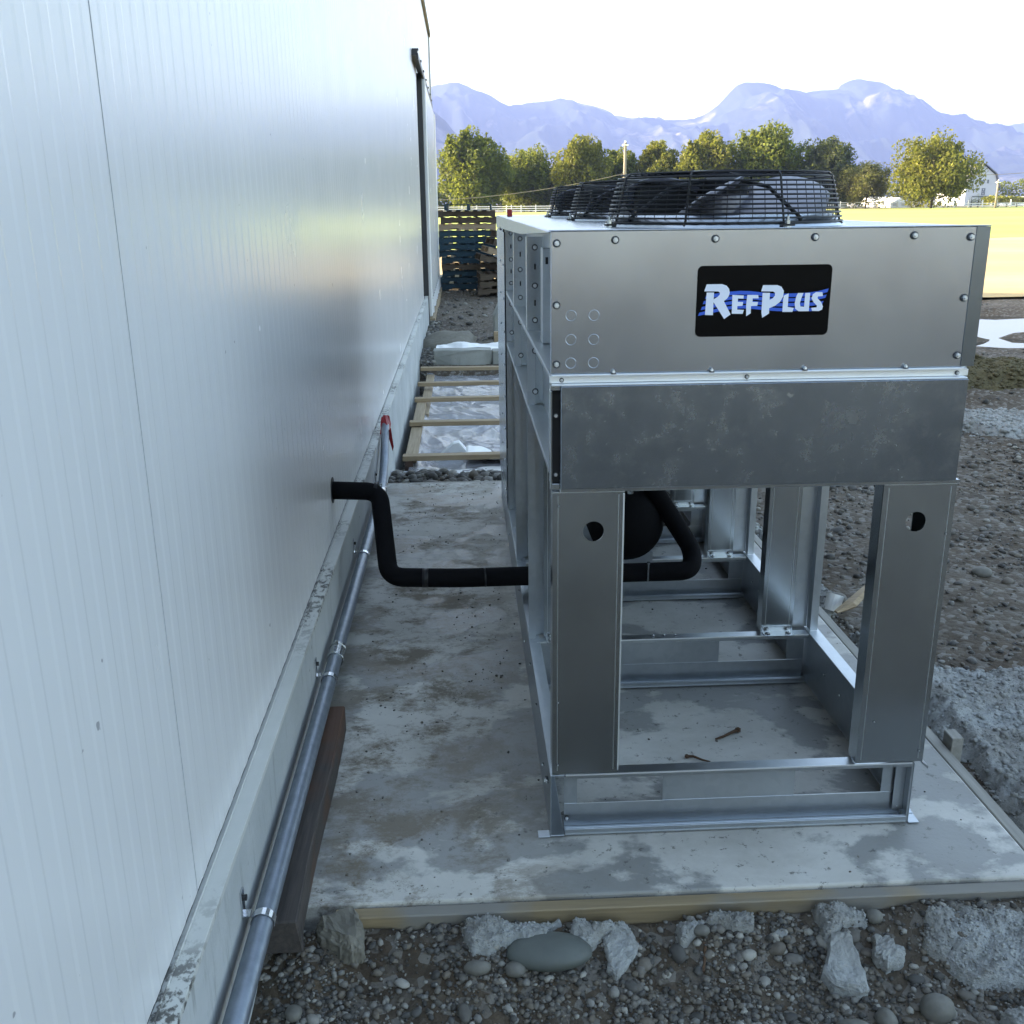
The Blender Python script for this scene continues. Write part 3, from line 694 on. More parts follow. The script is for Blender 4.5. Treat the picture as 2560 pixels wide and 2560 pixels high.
for i, y in enumerate(FY):
    f = i == 0
    ba = obj('base_beam', B((.262 if not f else .250, 1.226, y+.046, y+.050, .012, .160)) if False else bmesh.new(), None, unit) if False else None
    # web with two rectangular openings
    xa, xb, yw = (.2505, 1.222, y+.040) if f else (.235, 1.222, y+.010)
    cuts = ((.287, .530), (.907, 1.159)); za, zb = .081, .163
    bm = bmesh.new(); t = .0025
    box(bm, xa, xb, yw, yw+t, .008, za); box(bm, xa, xb, yw, yw+t, zb, .196)
    ex = [xa] + [c for cc in cuts for c in cc] + [xb]
    for a, b in ((ex[0], ex[1]), (ex[2], ex[3]), (ex[4], ex[5])): box(bm, a, b, yw, yw+t, za+.0002, zb-.0002)
    box(bm, xa, xb, yw-.040, yw-.0002, .196, .1985); box(bm, xa, xb, yw-.040, yw-.0377, .184, .1958)   # top flange and lip
    box(bm, xa, xb, yw-.040, yw-.0002, .004, .0078); box(bm, xa, xb, yw-.040, yw-.037, .0080, .024)    # bottom flange and lip
    box(bm, xa, xb, yw-.0375, yw-.034, .0243, .0268)
    bmm = obj('base_beam', bm, M['galv'], unit, bevel=.0008)
    obj('flange_highlight', B((xa, xb, yw-.0415, yw-.0402, .1945, .1990)), M['edge'], bmm, world=False); obj('flange_highlight', B((xa, xb, yw-.0415, yw-.0402, .0080, .0100)), M['edge_dull'], bmm, world=False)  # thin light strips paint the highlights on the flange edges
    for ca_, cb_ in cuts: obj('cut_highlight', B((ca_, cb_, yw-.0006, yw-.0001, za-.0012, za+.0004)), M['edge'], bmm, world=False)
    if f:
        obj('end_cap', B((xb, xb+.004, yw-.040, yw+.03, .004, .1985), (xb-.03, xb-.0005, yw-.012, yw-.0082, .03, .18)), M['galv'], bmm, world=False)
        for x, z in ((.258, .174), (.258, .036), (1.206, .178), (1.206, .040)): bolt(bmm, x, yw-.003, z, '-y', .0065)
        bolt(bmm, .33, yw-.02, .0085, 'z', .004)
    else:
        for x in (.66, .70, .74): bolt(bmm, x, yw-.015, .1986, 'z', .004)
        bolt(bmm, 1.195, yw-.002, .175, '-y', .006)
    # legs
    if f:
        obj('inner_post', B((1.172, 1.247, Y0+.060, Y0+.063, .2, 1.0)), M['galv_leg'], unit); L = leg(.2135, .3950, Y0, (.318, .901, .0268)); Rr = leg(1.060, 1.2500, Y0, (1.153, .905, .0268))
        for x, z in ((.229, .97), (.229, .42), (.229, .23)): bolt(L, x, Y0, z, '-y', .003)
        for x, z in ((1.236, .87), (1.236, .235), (1.10, .33)): bolt(Rr, x, Y0, z, '-y', .003)
        obj('leg_cap', B((.2135, .3950, Y0-.004, Y0+.04, 1.0058, 1.0075), (.392, .3955, Y0-.003, Y0-.0002, .21, 1.0)), M['edge'], L, world=False)
        obj('leg_cap', B((1.060, 1.250, Y0-.004, Y0+.04, 1.0058, 1.0075)), M['edge'], Rr, world=False)
        bm = bmesh.new(); prism(bm, [(1.251, .198), (1.268, .186), (1.268, .176), (1.251, .192)], 'y', Y0-.002, Y0+.05); obj('toe_plate', bm, M['galv'], Rr, world=False)
    else:
        Rr = leg(1.055, 1.170, y); Lf = leg(.262, .375, y)
        # recessed web and bright outer flange of the corner post
        obj('corner_post', B((1.1705, 1.235, y+.036, y+.039, .2, 1.3), (1.2355, 1.262, y-.004, y-.001, .20, 1.3), (1.2355, 1.2385, y-.0008, y+.0358, .2, 1.3)), M['galv'], unit)
        obj('corner_post', B((.2085, .2340, y-.004, y-.001, .20, 1.3), (.2310, .2340, y-.0008, y+.0358, .2, 1.3), (.2345, .2615, y+.033, y+.036, .2, 1.3)), M['galv'], unit)
        # foot bracket
        for xa_, xb_, bx in ((1.058, 1.165, (1.075, 1.15)), (.27, .37, (.285, .355))):
            br = obj('foot_bracket', B((xa_, xb_, y-.045, y-.0035, .1990, .2020), (xa_, xb_, y-.0036, y-.0005, .1990, .222)), M['bolt'], unit)
            for x in bx: bolt(br, x, y-.0037, .212, '-y', .006); bolt(br, x, y-.025, .2022, 'z', .006)
# long base rails
bm = bmesh.new()
box(bm, .2085, .2110, Y0-.002, 5.86, .008, .196); box(bm, .2085, .2480, Y0-.002, 5.86, .1962, .1984); box(bm, .2085, .2480, Y0-.002, 5.86, .003, .0078)
box(bm, .175, .2084, Y0-.002, Y0+.03, .001, .004)
rl = obj('base_rail', bm, M['galv'], unit, bevel=.0008)
for yy, zz in ((2.47, .135), (2.62, .10), (2.9, .15), (3.2, .15), (3.5, .1), (3.9, .15), (4.3, .1), (4.8, .1)): bolt(rl, .2083, yy, zz, '-x', .005)
bolt(rl, .2083, 2.47, .145, '-x', .0095)
bm = bmesh.new(); segs = [(Y0, 2.62, 0), (2.62, 2.67, 1), (2.67, 3.48, 0), (3.48, 3.78, 2), (3.78, 4.5, 0), (4.5, 4.8, 2), (4.8, 5.86, 0)]
for a, b, k in segs:
    if k == 0: box(bm, 1.2275, 1.2300, a, b, .008, .196)
    elif k == 1: box(bm, 1.2275, 1.2300, a, b, .008, .055); box(bm, 1.2275, 1.2300, a, b, .140, .196)
    else: box(bm, 1.2275, 1.2300, a, b, .008, .075); box(bm, 1.2275, 1.2300, a, b, .150, .196)
box(bm, 1.2275, 1.2720, Y0+.06, 5.86, .1962, .1984); box(bm, 1.2275, 1.2620, Y0+.04, 5.86, .003, .0078)
box(bm, 1.2305, 1.262, Y0-.002, Y0+.04, .002, .0055)
rr = obj('base_rail', bm, M['galv'], unit, bevel=.0008)
for yy in (2.75, 2.95, 3.1, 3.9, 4.0): bolt(rr, 1.2274, yy, .12, '-x', .0045)
# side channels below the fan box (left and right)
for s, xo, xi in ((1, .2085, .262), (-1, 1.2495, 1.196)):
    a, b = min(xo, xi), max(xo, xi)
    for z in (1.2985, 1.0560, 1.0100):
        if z == 1.0100: continue
        zz = z
        obj('side_channel', B((a, b, Y0+.021, 4.89, zz-.0025, zz), (xo if s > 0 else xo-.0025, xo+.0025 if s > 0 else xo, Y0+.021, 4.89, zz-.014, zz-.0027)), M['galv'], unit, bevel=.0007)
    w = obj('side_web', B((xi-.001, xi+.0015, Y0+.021, 5.80, 1.0, 1.2955)), M['galv'], unit)
    if s > 0:
        for yy in (2.62, 2.72, 2.82, 3.5, 3.58, 3.66, 3.74, 3.9, 4.3, 4.4): 
            bolt(w, xi-.001, yy, 1.19-.1*((yy*7) % 1), '-x', .0055)
    w2 = obj('inner_side_panel', B((xi-.001, xi+.0015, Y0+.021, 4.89, 1.2987, 1.632)), M['galv'], unit)
# front-facing post flanges along the left side
for i, y in enumerate(FY[1:4]):
    x1_ = .2085+.052
    p = obj('side_post', B((.2085, x1_, y-.003, y, 1.300, 1.598), (.2085, .2105, y+.0002, y+.05, 1.300, 1.598)), M['galv_leg'], unit)
    p2 = obj('lower_side_post', B((.2085, x1_, y-.003, y, 1.058, 1.2955)), M['galv_leg'], unit)
    for z in (1.565, 1.445, 1.335): bolt(p, .2085+.026, y-.003, z, '-y', .0085)
    for z in (1.505, 1.39): 
        bm = B((.2085+.024, .2085+.029, y-.0036, y-.0031, z-.009, z+.009)); obj('slot', bm, M['black_void'], p, world=False)
    for z in (1.235, 1.10): bolt(p2, .2085+.026, y-.003, z, '-y', .0095)
    obj('side_post', B((1.2, 1.25, y-.003, y, 1.300, 1.598)), M['galv_leg'], unit)
p = obj('corner_channel', B((.2350, .2605, 2.98, 3.02, 1.3, 1.575), (.2350, .2375, 3.0202, 3.06, 1.3, 1.575)), M['galv'], unit, bevel=.004)
obj('slot', B((.243, .251, 2.9793, 2.9798, 1.53, 1.55)), M['black_void'], p, world=False)
# side panel closing the rear module
rp = obj('rear_side_panel', B((.2010, .2045, 4.905, 5.84, .205, 1.570)), M['galv_top'], unit, bevel=.001)
for z in np.arange(.3, 1.6, .16):
    for yy in (4.93, 5.3): bolt(rp, .2008, yy, float(z), '-x', .006)
obj('rear_side_panel', B((1.2535, 1.257, 4.905, 5.84, .205, 1.598)), M['galv_top'], unit)
obj('rear_panel', B((.21, 1.25, 5.82, 5.823, .30, 1.598)), M['motor'], unit)
obj('divider_panel', B((.27, 1.24, 4.95, 4.953, .48, 1.598)), M['motor'], unit)
obj('fan_box_floor', B((.264, 1.19, Y0+.022, 5.81, 1.2985, 1.301)), M['motor'], unit)
# deck with its edge lips
dk = bmesh.new()
box(dk, .2075, 1.2485, Y0+.013, 5.86, 1.6345, 1.6370); prism(dk, [(Y0+.013, 1.633), (3.3, 1.606), (3.5, 1.600), (5.86, 1.572), (5.86, 1.6365), (Y0+.013, 1.6365)], 'x', .2010, .2072); box(dk, 1.2487, 1.2515, Y0+.06, 5.86, 1.60, 1.6365)
box(dk, X0-.004, 1.2525, Y0-.006, Y0+.0125, 1.6373, 1.6400)
deck = obj('top_deck', dk, M['galv_top'], unit, bevel=.001)
bm = bmesh.new(); cyl(bm, (.245, 5.2, 1.637), (.245, 5.2, 1.672), .014, .012, n=14)
cap = obj('valve_cap', bm, M['red'], unit, bevel=.003)
# fans
GX = .722
for k, gy in enumerate((2.85, 3.86, 4.85)):
    bm = bmesh.new(); n = 48; pr = [(.330, 1.6372), (.296, 1.665), (.284, 1.670), (.280, 1.62)]
    rg = [[bm.verts.new((GX+r*math.cos(2*math.pi*i/n), gy+r*math.sin(2*math.pi*i/n), z)) for i in range(n)] for r, z in pr[:4]]
    for a, b in zip(rg, rg[1:]):
        for i in range(n): bm.faces.new((a[i], a[(i+1) % n], b[(i+1) % n], b[i]))
    obj('fan_ring', bm, M['galv_top'], unit, smooth=True)
    bm = bmesh.new(); nl = 8
    for j in range(nl):
        a = 2*math.pi*(j+.32)/nl; c, s = math.cos(a), math.sin(a)
        tube(bm, [(GX+c*.324, gy+s*.324, 1.641), (GX+c*.316, gy+s*.316, 1.650), (GX+c*.288, gy+s*.288, 1.762), (GX+c*.276, gy+s*.276, 1.771), (GX+c*.05, gy+s*.05, 1.778)], .0032, 6)
    for j in range(0, nl, 2):
        a = 2*math.pi*(j+.32)/nl; c, s = math.cos(a), math.sin(a); q = Vector((GX+c*.332, gy+s*.332, 0))
        box(bm, q.x-.016, q.x+.016, q.y-.012, q.y+.012, 1.640, 1.645)
    gd = obj('fan_guard', bm, M['black_wire'], unit)
    for j in range(0, nl, 2):
        a = 2*math.pi*(j+.32)/nl; c, s = math.cos(a), math.sin(a)
        bm = bmesh.new(); cyl(bm, (GX+c*.334, gy+s*.334, 1.6375), (GX+c*.334, gy+s*.334, 1.640), .011, n=10); cyl(bm, (GX+c*.334, gy+s*.334, 1.6452), (GX+c*.334, gy+s*.334, 1.654), .007, n=6); cyl(bm, (GX+c*.334, gy+s*.334, 1.654), (GX+c*.334, gy+s*.334, 1.664), .0035, n=8)
        obj('guard_bolt', bm, M['bolt'], gd, world=False)
    for j in range(11):
        f = j/10; r = .319-.032*f; z = 1.648+.112*f
        bm = bmesh.new(); tube(bm, [(GX+r*math.cos(t), gy+r*math.sin(t), z) for t in np.linspace(0, 2*math.pi, 56, endpoint=False)], .0026, 5, closed=True)
        obj('wire_ring', bm, M['black_wire'], gd, smooth=True, world=False)
    bm = bmesh.new()
    for j in range(60):
        a = 2*math.pi*j/60; c, s = math.cos(a), math.sin(a); tube(bm, [(GX+c*.2875, gy+s*.2875, 1.75), (GX+c*.306, gy+s*.306, 1.655)], .0010, 4)
    obj('added_grid_wires', bm, M['black_wire'], gd, world=False, kind='stuff')  # added wires, stand in for the grid reflected in the blade
    for j in range(13):
        r = .279 - j*.0195
        bm = bmesh.new(); tube(bm, [(GX+r*math.cos(t), gy+r*math.sin(t), 1.770+.0008*j) for t in np.linspace(0, 2*math.pi, 40, endpoint=False)], .0018, 5, closed=True)
        obj('wire_ring', bm, M['black_wire'], gd, smooth=True, world=False)
    # motor on its cross arms
    bm = bmesh.new(); cyl(bm, (GX, gy, 1.716), (GX, gy, 1.752), .066, n=24); cyl(bm, (GX, gy, 1.752), (GX, gy, 1.762), .066, .045, n=24); cyl(bm, (GX, gy, 1.45), (GX, gy, 1.629), .075, n=20); box(bm, GX-.23, GX-.02, gy+.02, gy+.10, 1.60, 1.745)
    for a in (25, 115, 205, 295):
        c, s = math.cos(R(a)), math.sin(R(a)); tube(bm, [(GX+c*.06, gy+s*.06, 1.755), (GX+c*.18, gy+s*.18, 1.735), (GX+c*.31, gy+s*.31, 1.655)], .006, 6)
    obj('fan_motor', bm, M['motor'], unit, bevel=.002)
    # hub with four broad paddle blades
    fan = bmesh.new(); cyl(fan, (GX, gy, 1.63), (GX, gy, 1.715), .074, n=24); hub = obj('fan_hub', fan, M['blade'], unit, bevel=.003)
    for b in range(4):
        a0 = 2*math.pi*b/4 - .75 + k*.9; bm = bmesh.new(); rows = []
        for ri in range(9):
            rr_ = .070 + .212*ri/8; row = []; f = ri/8
            half = (.052 + .085*math.sin(math.pi*min(1, .1+f*.8)))*(1-.45*max(0, f-.85)/.15)
            for ci in range(9):
                c = (ci/8-.5)*2; a = a0 + c*half*1.02/rr_*.82 + .30*f
                z = 1.695 + c*half*.50 + .012*math.cos(c*1.5)
                row.append(bm.verts.new((GX+rr_*math.cos(a), gy+rr_*math.sin(a), z)))
            rows.append(row)
        for r0, r1 in zip(rows, rows[1:]):
            for i in range(8): bm.faces.new((r0[i], r0[i+1], r1[i+1], r1[i]))
        bl = obj('blade', bm, M['blade'], hub, smooth=True, world=False)
        sm = bl.modifiers.new('s', 'SOLIDIFY'); sm.thickness = .0022
# receiver vessel and valve
bm = bmesh.new(); ax = (.665, .405)
tube(bm, [(ax[0], 3.86, ax[1]), (ax[0], 3.875, ax[1]), (ax[0], 3.91, ax[1]), (ax[0], 3.97, ax[1]), (ax[0], 4.72, ax[1]), (ax[0], 4.78, ax[1]), (ax[0], 4.82, ax[1])], [.03, .085, .135, .158, .158, .13, .04], 36)
obj('receiver_tank', bm, M['foam'], unit, smooth=True)
obj('tank_saddle', B((.54, .79, 4.02, 4.06, .2, .262), (.54, .79, 4.58, 4.62, .2, .262)), M['galv'], unit)
bm = bmesh.new(); cyl(bm, (.665, 3.90, .56), (.665, 3.90, .62), .014, n=12); cyl(bm, (.665, 3.90, .585), (.665, 3.87, .585), .010, n=10); box(bm, .648, .682, 3.885, 3.915, .615, .66); cyl(bm, (.60, 3.90, .60), (.71, 3.90, .60), .009, n=10)
obj('service_valve', bm, M['bolt'], unit, bevel=.002)
bm = bmesh.new(); tube(bm, rounded([(.70, 3.90, .60), (.76, 3.90, .62), (.85, 4.0, .52)], .05), .004, 6); obj('capillary_tube', bm, M['bolt'], unit, smooth=True)

# ------------------------------------------------------------------ insulated pipe from wall into the unit
pp = empty('insulated_pipe', (-.575, 4.12, .53), 'black foam insulated pipe bending from the white wall into the condenser', 'pipe')
path = rounded([(-.585, 4.13, .540), (-.375, 4.12, .532), (-.325, 3.80, .262), (-.05, 3.79, .254), (.905, 3.78, .262), (.925, 3.86, .32), (.71, 4.02, .66), (.68, 4.05, .85)], .062, 10)
bm = bmesh.new(); tube(bm, path, .0385, 22); obj('insulation', bm, M['foam'], pp, smooth=True)
for p_, q_ in (((-.395, 4.121, .5325), (-.380, 4.120, .532)), ((-.19, 3.793, .2580), (-.165, 3.7925, .2575)), ((.06, 3.789, .2545), (.068, 3.789, .2547))):
    bm = bmesh.new(); cyl(bm, p_, q_, .0392, n=22); obj('tape_band', bm, M['tape'], pp, smooth=True)
bm = bmesh.new(); cyl(bm, (-.5735, 4.13, .540), (-.5715, 4.13, .540), .056, n=20); obj('wall_collar', bm, M['black_void'], pp)
bm = bmesh.new(); cyl(bm, (.72, 3.745, .235), (.72, 3.742, .31), .004, n=8); cyl(bm, (.72, 3.742, .31), (.72, 3.742, .318), .007, n=8); obj('sensor_clip', bm, M['bolt'], pp)

# ------------------------------------------------------------------ twigs, scraps
def twig(pts, r, label, name='twig'):
    bm = bmesh.new(); n = len(pts); tube(bm, pts, [r*(1-.5*i/(n-1)) for i in range(n)], 7)
    bmesh.ops.create_icosphere(bm, subdivisions=1, radius=r*1.7, matrix=Matrix.Translation(pts[0]))
    return tag(obj(name, bm, M['stick'], smooth=False), label, 'stick')
M['stick'] = flat('brown_stick', (.075,.040,.020), .8, 0, .5, 60)
twig([(.884, 2.937, .010), (.86, 2.925, .008), (.83, 2.905, .007), (.798, 2.891, .005)], .0065, 'short rusty brown stick lying on the slab inside the condenser frame')
twig([(.680, 2.790, .006), (.70, 2.785, .008), (.725, 2.765, .006), (.747, 2.754, .005)], .005, 'thin dark twig lying just behind the front base beam')
twig([(.55, 2.05, -.05), (.56, 2.02, -.06), (.55, 1.98, -.07), (.54, 1.95, -.075)], .005, 'dark twig stuck in the concrete crumbs by the oval stone')

# ------------------------------------------------------------------ stones and gravel
def ico(sub):
    bm = bmesh.new(); bmesh.ops.create_icosphere(bm, subdivisions=sub, radius=1)
    co = np.array([v.co[:] for v in bm.verts]); fa = np.array([[v.index for v in f.verts] for f in bm.faces]); bm.free(); return co, fa
ICO = {k: ico(k) for k in (1, 2, 3)}
def stone(name, loc, size, rz=0, mat='stone_grey', sub=3, rough=.12, ang=False, seed=0, tilt=0, parent=None, smooth=True, flatcut=0):
    co, fa = ICO[sub]; c = co.copy()
    if ang:   # angular: clamp against random planes
        r2 = np.random.default_rng(seed)
        for _ in range(18):
            nn = r2.normal(size=3); nn /= np.linalg.norm(nn); dd = r2.uniform(.42, .72)
            pr = c @ nn; c -= np.outer(np.maximum(0, pr-dd), nn)
    nz = fbm(c[:, 0]*1.7+seed*3.1, c[:, 1]*1.7+c[:, 2]*1.3, 4, seed)-.5
    c *= (1+rough*2*nz)[:, None]
    nz2 = fbm(c[:, 0]*6+seed, c[:, 2]*6+c[:, 1]*5, 4, seed+5)-.5; c *= (1+rough*.7*nz2)[:, None]
    c *= np.array(size)
    me = raw_mesh(name, c, fa)
    me.materials.append(M[mat])
    if smooth: me.polygons.foreach_set('use_smooth', [True]*len(me.polygons))
    o = bpy.data.objects.new(name, me); COL.objects.link(o); o.location = loc; o.rotation_euler = (tilt, 0, rz); return o
def S(name, x, y, size, label, cat='stone', dz=.2, **kw):
    o = stone(name, (x, y, hh(x, y)+size[2]*dz), size, **kw); return tag(o, label, cat)
S('flat_stone', .172, 2.015, (.108, .058, .034), 'large flat oval dark grey-green stone lying before the slab', mat='stone_dark', rough=.05, seed=3, rz=-.05, dz=.55)
S('round_stone', .087, 1.972, (.026, .022, .017), 'small round pale stone touching the front of the flat oval stone', seed=4, dz=.6, rough=.05)
S('round_stone', -.004, 1.975, (.034, .019, .018), 'pale oval stone left of the flat oval stone', seed=5, dz=.5, rough=.06)
S('round_stone', 1.006, 2.075, (.022, .020, .018), 'round brown stone above the knobbly concrete chunk', seed=31, dz=.7, rough=.05)
S('round_stone', .895, 2.068, (.018, .012, .018), 'narrow greenish stone standing behind the triangular chunk', seed=33, dz=.7, mat='stone_dark')
S('round_stone', 1.055, 1.815, (.040, .036, .034), 'egg shaped grey-brown stone at the bottom right edge', seed=35, dz=.3, mat='stone_grey', rough=.05)
S('round_stone', .555, 2.045, (.022, .016, .013), 'grey stone below the middle of the form board', seed=37, dz=.7)
S('round_stone', -.43, 1.885, (.020, .022, .016), 'oval grey stone near the bottom of the conduit', seed=39, dz=.6)
S('river_stone', 2.55, 4.55, (.05, .04, .03), 'pale round stone in the dirt right of the condenser', seed=41, dz=.6)
S('round_stone', .845, 1.77, (.055, .038, .03), 'broad flat stone cut by the bottom edge of the picture', seed=43, dz=.3)
S('round_stone', .93, 1.80, (.024, .030, .022), 'oval stone beside the broad flat stone at the bottom edge', seed=45, dz=.5)

def gp(u, v, z):
    c = np.array([(u-1280)/F, 1, -(v-1280)/F]); dd = A @ c; t = (z-1.7)/dd[2]; return dd[0]*t, dd[1]*t
def chunk(name, pts, o, sc_, z0, th, label, mat='crumb', cat='concrete chunk', amp=.006, tilt=0, cuts=5, seed=0, taper=.85, hv=.15):
    P = [gp(o[0]+sc_*x, o[1]+sc_*y, z0+th*.6) for x, y in pts]; cx = sum(p[0] for p in P)/len(P); cy = sum(p[1] for p in P)/len(P)
    bm = bmesh.new(); lo = [bm.verts.new((p[0]-cx, p[1]-cy, -.02)) for p in P]; mid = [bm.verts.new((p[0]-cx, p[1]-cy, th*.55)) for p in P]
    hi = [bm.verts.new(((p[0]-cx)*taper, (p[1]-cy)*taper, th*(.95+hv*math.sin(k*1.9+seed)))) for k, p in enumerate(P)]; n = len(P)
    for a, b in ((lo, mid), (mid, hi)):
        for k in range(n): bm.faces.new((a[k], a[(k+1) % n], b[(k+1) % n], b[k]))
    bm.faces.new(hi); bm.faces.new(lo[::-1]); bm.normal_update(); bmesh.ops.triangulate(bm, faces=bm.faces, ngon_method='EAR_CLIP')
    bmesh.ops.subdivide_edges(bm, edges=bm.edges, cuts=cuts, use_grid_fill=True); bm.normal_update()
    co = np.array([v.co[:] for v in bm.verts]); k1 = 1/.03
    nz = (fbm(co[:, 0]*k1+seed, co[:, 1]*k1+co[:, 2]*20, 4, seed)-.5)*2; nz2 = 1.6*(fbm(co[:, 0]*k1*5, co[:, 1]*k1*5+co[:, 2]*90, 2, seed+3)-.5)
    nr = [v.normal.copy() for v in bm.verts]
    for v, q, a, b in zip(bm.verts, nr, nz, nz2): v.co += q*float(a*amp+b*amp*.8)
    ob = obj(name, bm, M[mat]); ob.location = (cx, cy, z0); ob.rotation_euler = (tilt, 0, 0); return tag(ob, label, cat)
Z1, Z2 = (600, 2100), (1500, 2100)
chunk('rock', [(370,410),(400,380),(500,362),(570,352),(600,430),(592,515),(540,528),(480,512),(385,460)], Z1, .5176, -.060, .075, 'rough brown rock wedged between the timber and the form board', mat='stone_brown', cat='stone', seed=2, taper=.74, amp=.007, hv=.10)
chunk('concrete_chunk', [(1750,480),(1800,440),(1885,440),(1932,510),(1900,560),(1820,635),(1775,600),(1770,540)], Z1, .5176, -.075, .024, 'pale angular concrete chunk right of the flat oval stone', seed=4, tilt=.25)
chunk('concrete_chunk', [(1035,440),(1130,440),(1180,520),(1230,655),(1190,668),(1075,640),(1015,590),(1030,510)], Z2, .5487, -.075, .026, 'pale triangular concrete chunk standing alone in the dark gravel', seed=7, tilt=.2)
chunk('concrete_chunk', [(1245,440),(1320,435),(1340,490),(1395,530),(1310,555),(1250,530)], Z2, .5487, -.075, .032, 'knobbly pale concrete chunk left of the big concrete slab piece', seed=9, amp=.010)
chunk('concrete_chunk', [(975,420),(1030,425),(1035,460),(995,475)], Z2, .5487, -.075, .022, 'small pale concrete bit beside the triangular chunk', seed=12, amp=.007, cuts=2)
chunk('concrete_chunk', [(780,400),(830,375),(870,400),(850,460),(790,450)], Z2, .5487, -.075, .024, 'crumbly concrete bit left of the triangular chunk', seed=14, amp=.010, cuts=2)
# crumbled concrete waste: thick lumpy sheets
def crumb_patch(name, outline, thick, label, res=.009, seed=0, edge=.05, amp=.05, mat='crumb', cat='concrete waste'):
    P = np.array(outline); x0, y0 = P.min(0)-.05; x1, y1 = P.max(0)+.05
    X, Y = np.meshgrid(np.arange(x0, x1, res), np.arange(y0, y1, res))
    # signed distance to outline
    inside = np.zeros(X.shape, bool); dist = np.full(X.shape, 9.)
    n = len(P)
    for i in range(n):
        a, b = P[i], P[(i+1) % n]
        cond = ((a[1] > Y) != (b[1] > Y)) & (X < (b[0]-a[0])*(Y-a[1])/(b[1]-a[1]+1e-9)+a[0]); inside ^= cond
        ab = b-a; t = np.clip(((X-a[0])*ab[0]+(Y-a[1])*ab[1])/(ab@ab), 0, 1)
        dist = np.minimum(dist, np.hypot(X-a[0]-t*ab[0], Y-a[1]-t*ab[1]))
    sd = np.where(inside, dist, -dist) + amp*(fbm(X*9, Y*9, 4, seed)-.5)*2 + amp*.5*(fbm(X*40, Y*40, 3, seed+2)-.5)
    m = sstep(-.002, edge, sd)
    lump = .55+.45*fbm(X*5, Y*5, 3, seed+7)
    Z = ground_h(X, Y)*.7 - .09*.3 - .03 + m*(thick*lump+.03) + m*.015*(fbm(X*32, Y*32, 4, seed+4)-.5)*2 + m*.010*np.abs(fbm(X*85, Y*85, 2, seed+9)-.5)*2
    me = grid_mesh(name, X, Y, Z, sd > -.012)
    # loose crumbs standing proud of the sheet
    r = np.random.default_rng(seed+900); ok = np.argwhere(sd > -.02); area = len(ok)*res*res
    cs = res*.34; n = int(min(26000, .5*area/(cs*cs*1.6))); pick = ok[r.integers(len(ok), size=n)]
    px_ = X[pick[:, 0], pick[:, 1]]+r.uniform(-res, res, n)/2; py_ = Y[pick[:, 0], pick[:, 1]]+r.uniform(-res, res, n)/2; pz_ = Z[pick[:, 0], pick[:, 1]]
    co, fa = ICO[1]; s = cs*(.4+2.6*r.uniform(size=n)**7)
    c = co[None]*(1+r.normal(size=(n, len(co), 1))*.22)*(s[:, None, None])*np.array([1, 1, .75])
    c = c+np.stack([px_, py_, pz_-s*.05], -1)[:, None]
    v0 = np.empty(len(me.vertices)*3); me.vertices.foreach_get('co', v0); v0 = v0.reshape(-1, 3)
    q = np.array([p.vertices[:] for p in me.polygons]); tri = np.concatenate([q[:, [0, 1, 2]], q[:, [0, 2, 3]]])
    F2 = (fa[None]+(np.arange(n)*len(co))[:, None, None]).reshape(-1, 3)+len(v0)
    o = obj(name, raw_mesh(name, np.concatenate([v0, c.reshape(-1, 3)]), np.concatenate([tri, F2])), M[mat], smooth=False); tag(o, label, cat, kind='stuff'); return o
crumb_patch('concrete_spill', [(1.08,1.98),(1.12,2.09),(1.20,2.10),(1.34,2.09),(1.55,2.06),(1.75,1.95),(1.7,1.8),(1.32,1.86),(1.16,1.86),(1.12,1.92)], .035, 'large flat slab of pale rough concrete waste at the bottom right', seed=3, res=.006, edge=.03, amp=.02)
crumb_patch('concrete_spill', [(1.18,1.80),(1.3,1.82),(1.7,1.76),(1.7,1.6),(1.15,1.6)], .04, 'pale lump of concrete waste in the bottom right corner', seed=5, res=.006, edge=.03, amp=.02)
crumb_patch('concrete_spill', [(1.56,2.25),(1.56,3.7),(1.62,3.95),(1.9,3.55),(2.5,3.45),(3.4,3.2),(3.6,2.2),(3.0,1.9),(1.9,2.05)], .075, 'broad pale grey spill of crumbled concrete right of the slab', seed=9, res=.014, edge=.12, amp=.09)
crumb_patch('concrete_spill', [(1.56,3.95),(1.56,5.6),(1.66,5.5),(1.75,4.2)], .05, 'narrow strip of concrete crumbs along the far right slab edge', seed=19, res=.014, edge=.06, amp=.05)
crumb_patch('concrete_spill', [(3.6,7.55),(3.7,8.1),(4.3,8.25),(5.3,8.0),(5.1,7.5),(4.3,7.3)], .09, 'small pale heap of concrete waste below the brown soil mound', seed=29, res=.03, edge=.2, amp=.1)
crumb_patch('concrete_spill', [(5.0,9.9),(5.6,10.0),(7.6,8.3),(7.2,7.9),(6.0,8.8)], .10, 'pale streak of concrete waste right of the brown soil mound', seed=39, res=.035, edge=.2, amp=.12)
for i, (a, b, c, lab) in enumerate(((-.02, .20, 2.085, 'pale crumbly concrete bits left below the form board'), (.48, .72, 2.092, 'pale crumbly concrete bits in front of the middle of the form board'), (.86, 1.02, 2.093, 'pale crumbly concrete bits near the right part of the form board'), (.24, .42, 2.09, 'pale crumbly concrete bits behind the flat oval stone'))):
    crumb_patch('concrete_crumbs', [(a, c-.085-.02*(i % 2)), (a-.01, c+.01), (b, c+.012), (b-.03, c-.05), ((a+b)/2, c-.045)], .050, lab, seed=50+i*7, res=.005, edge=.02, amp=.035)

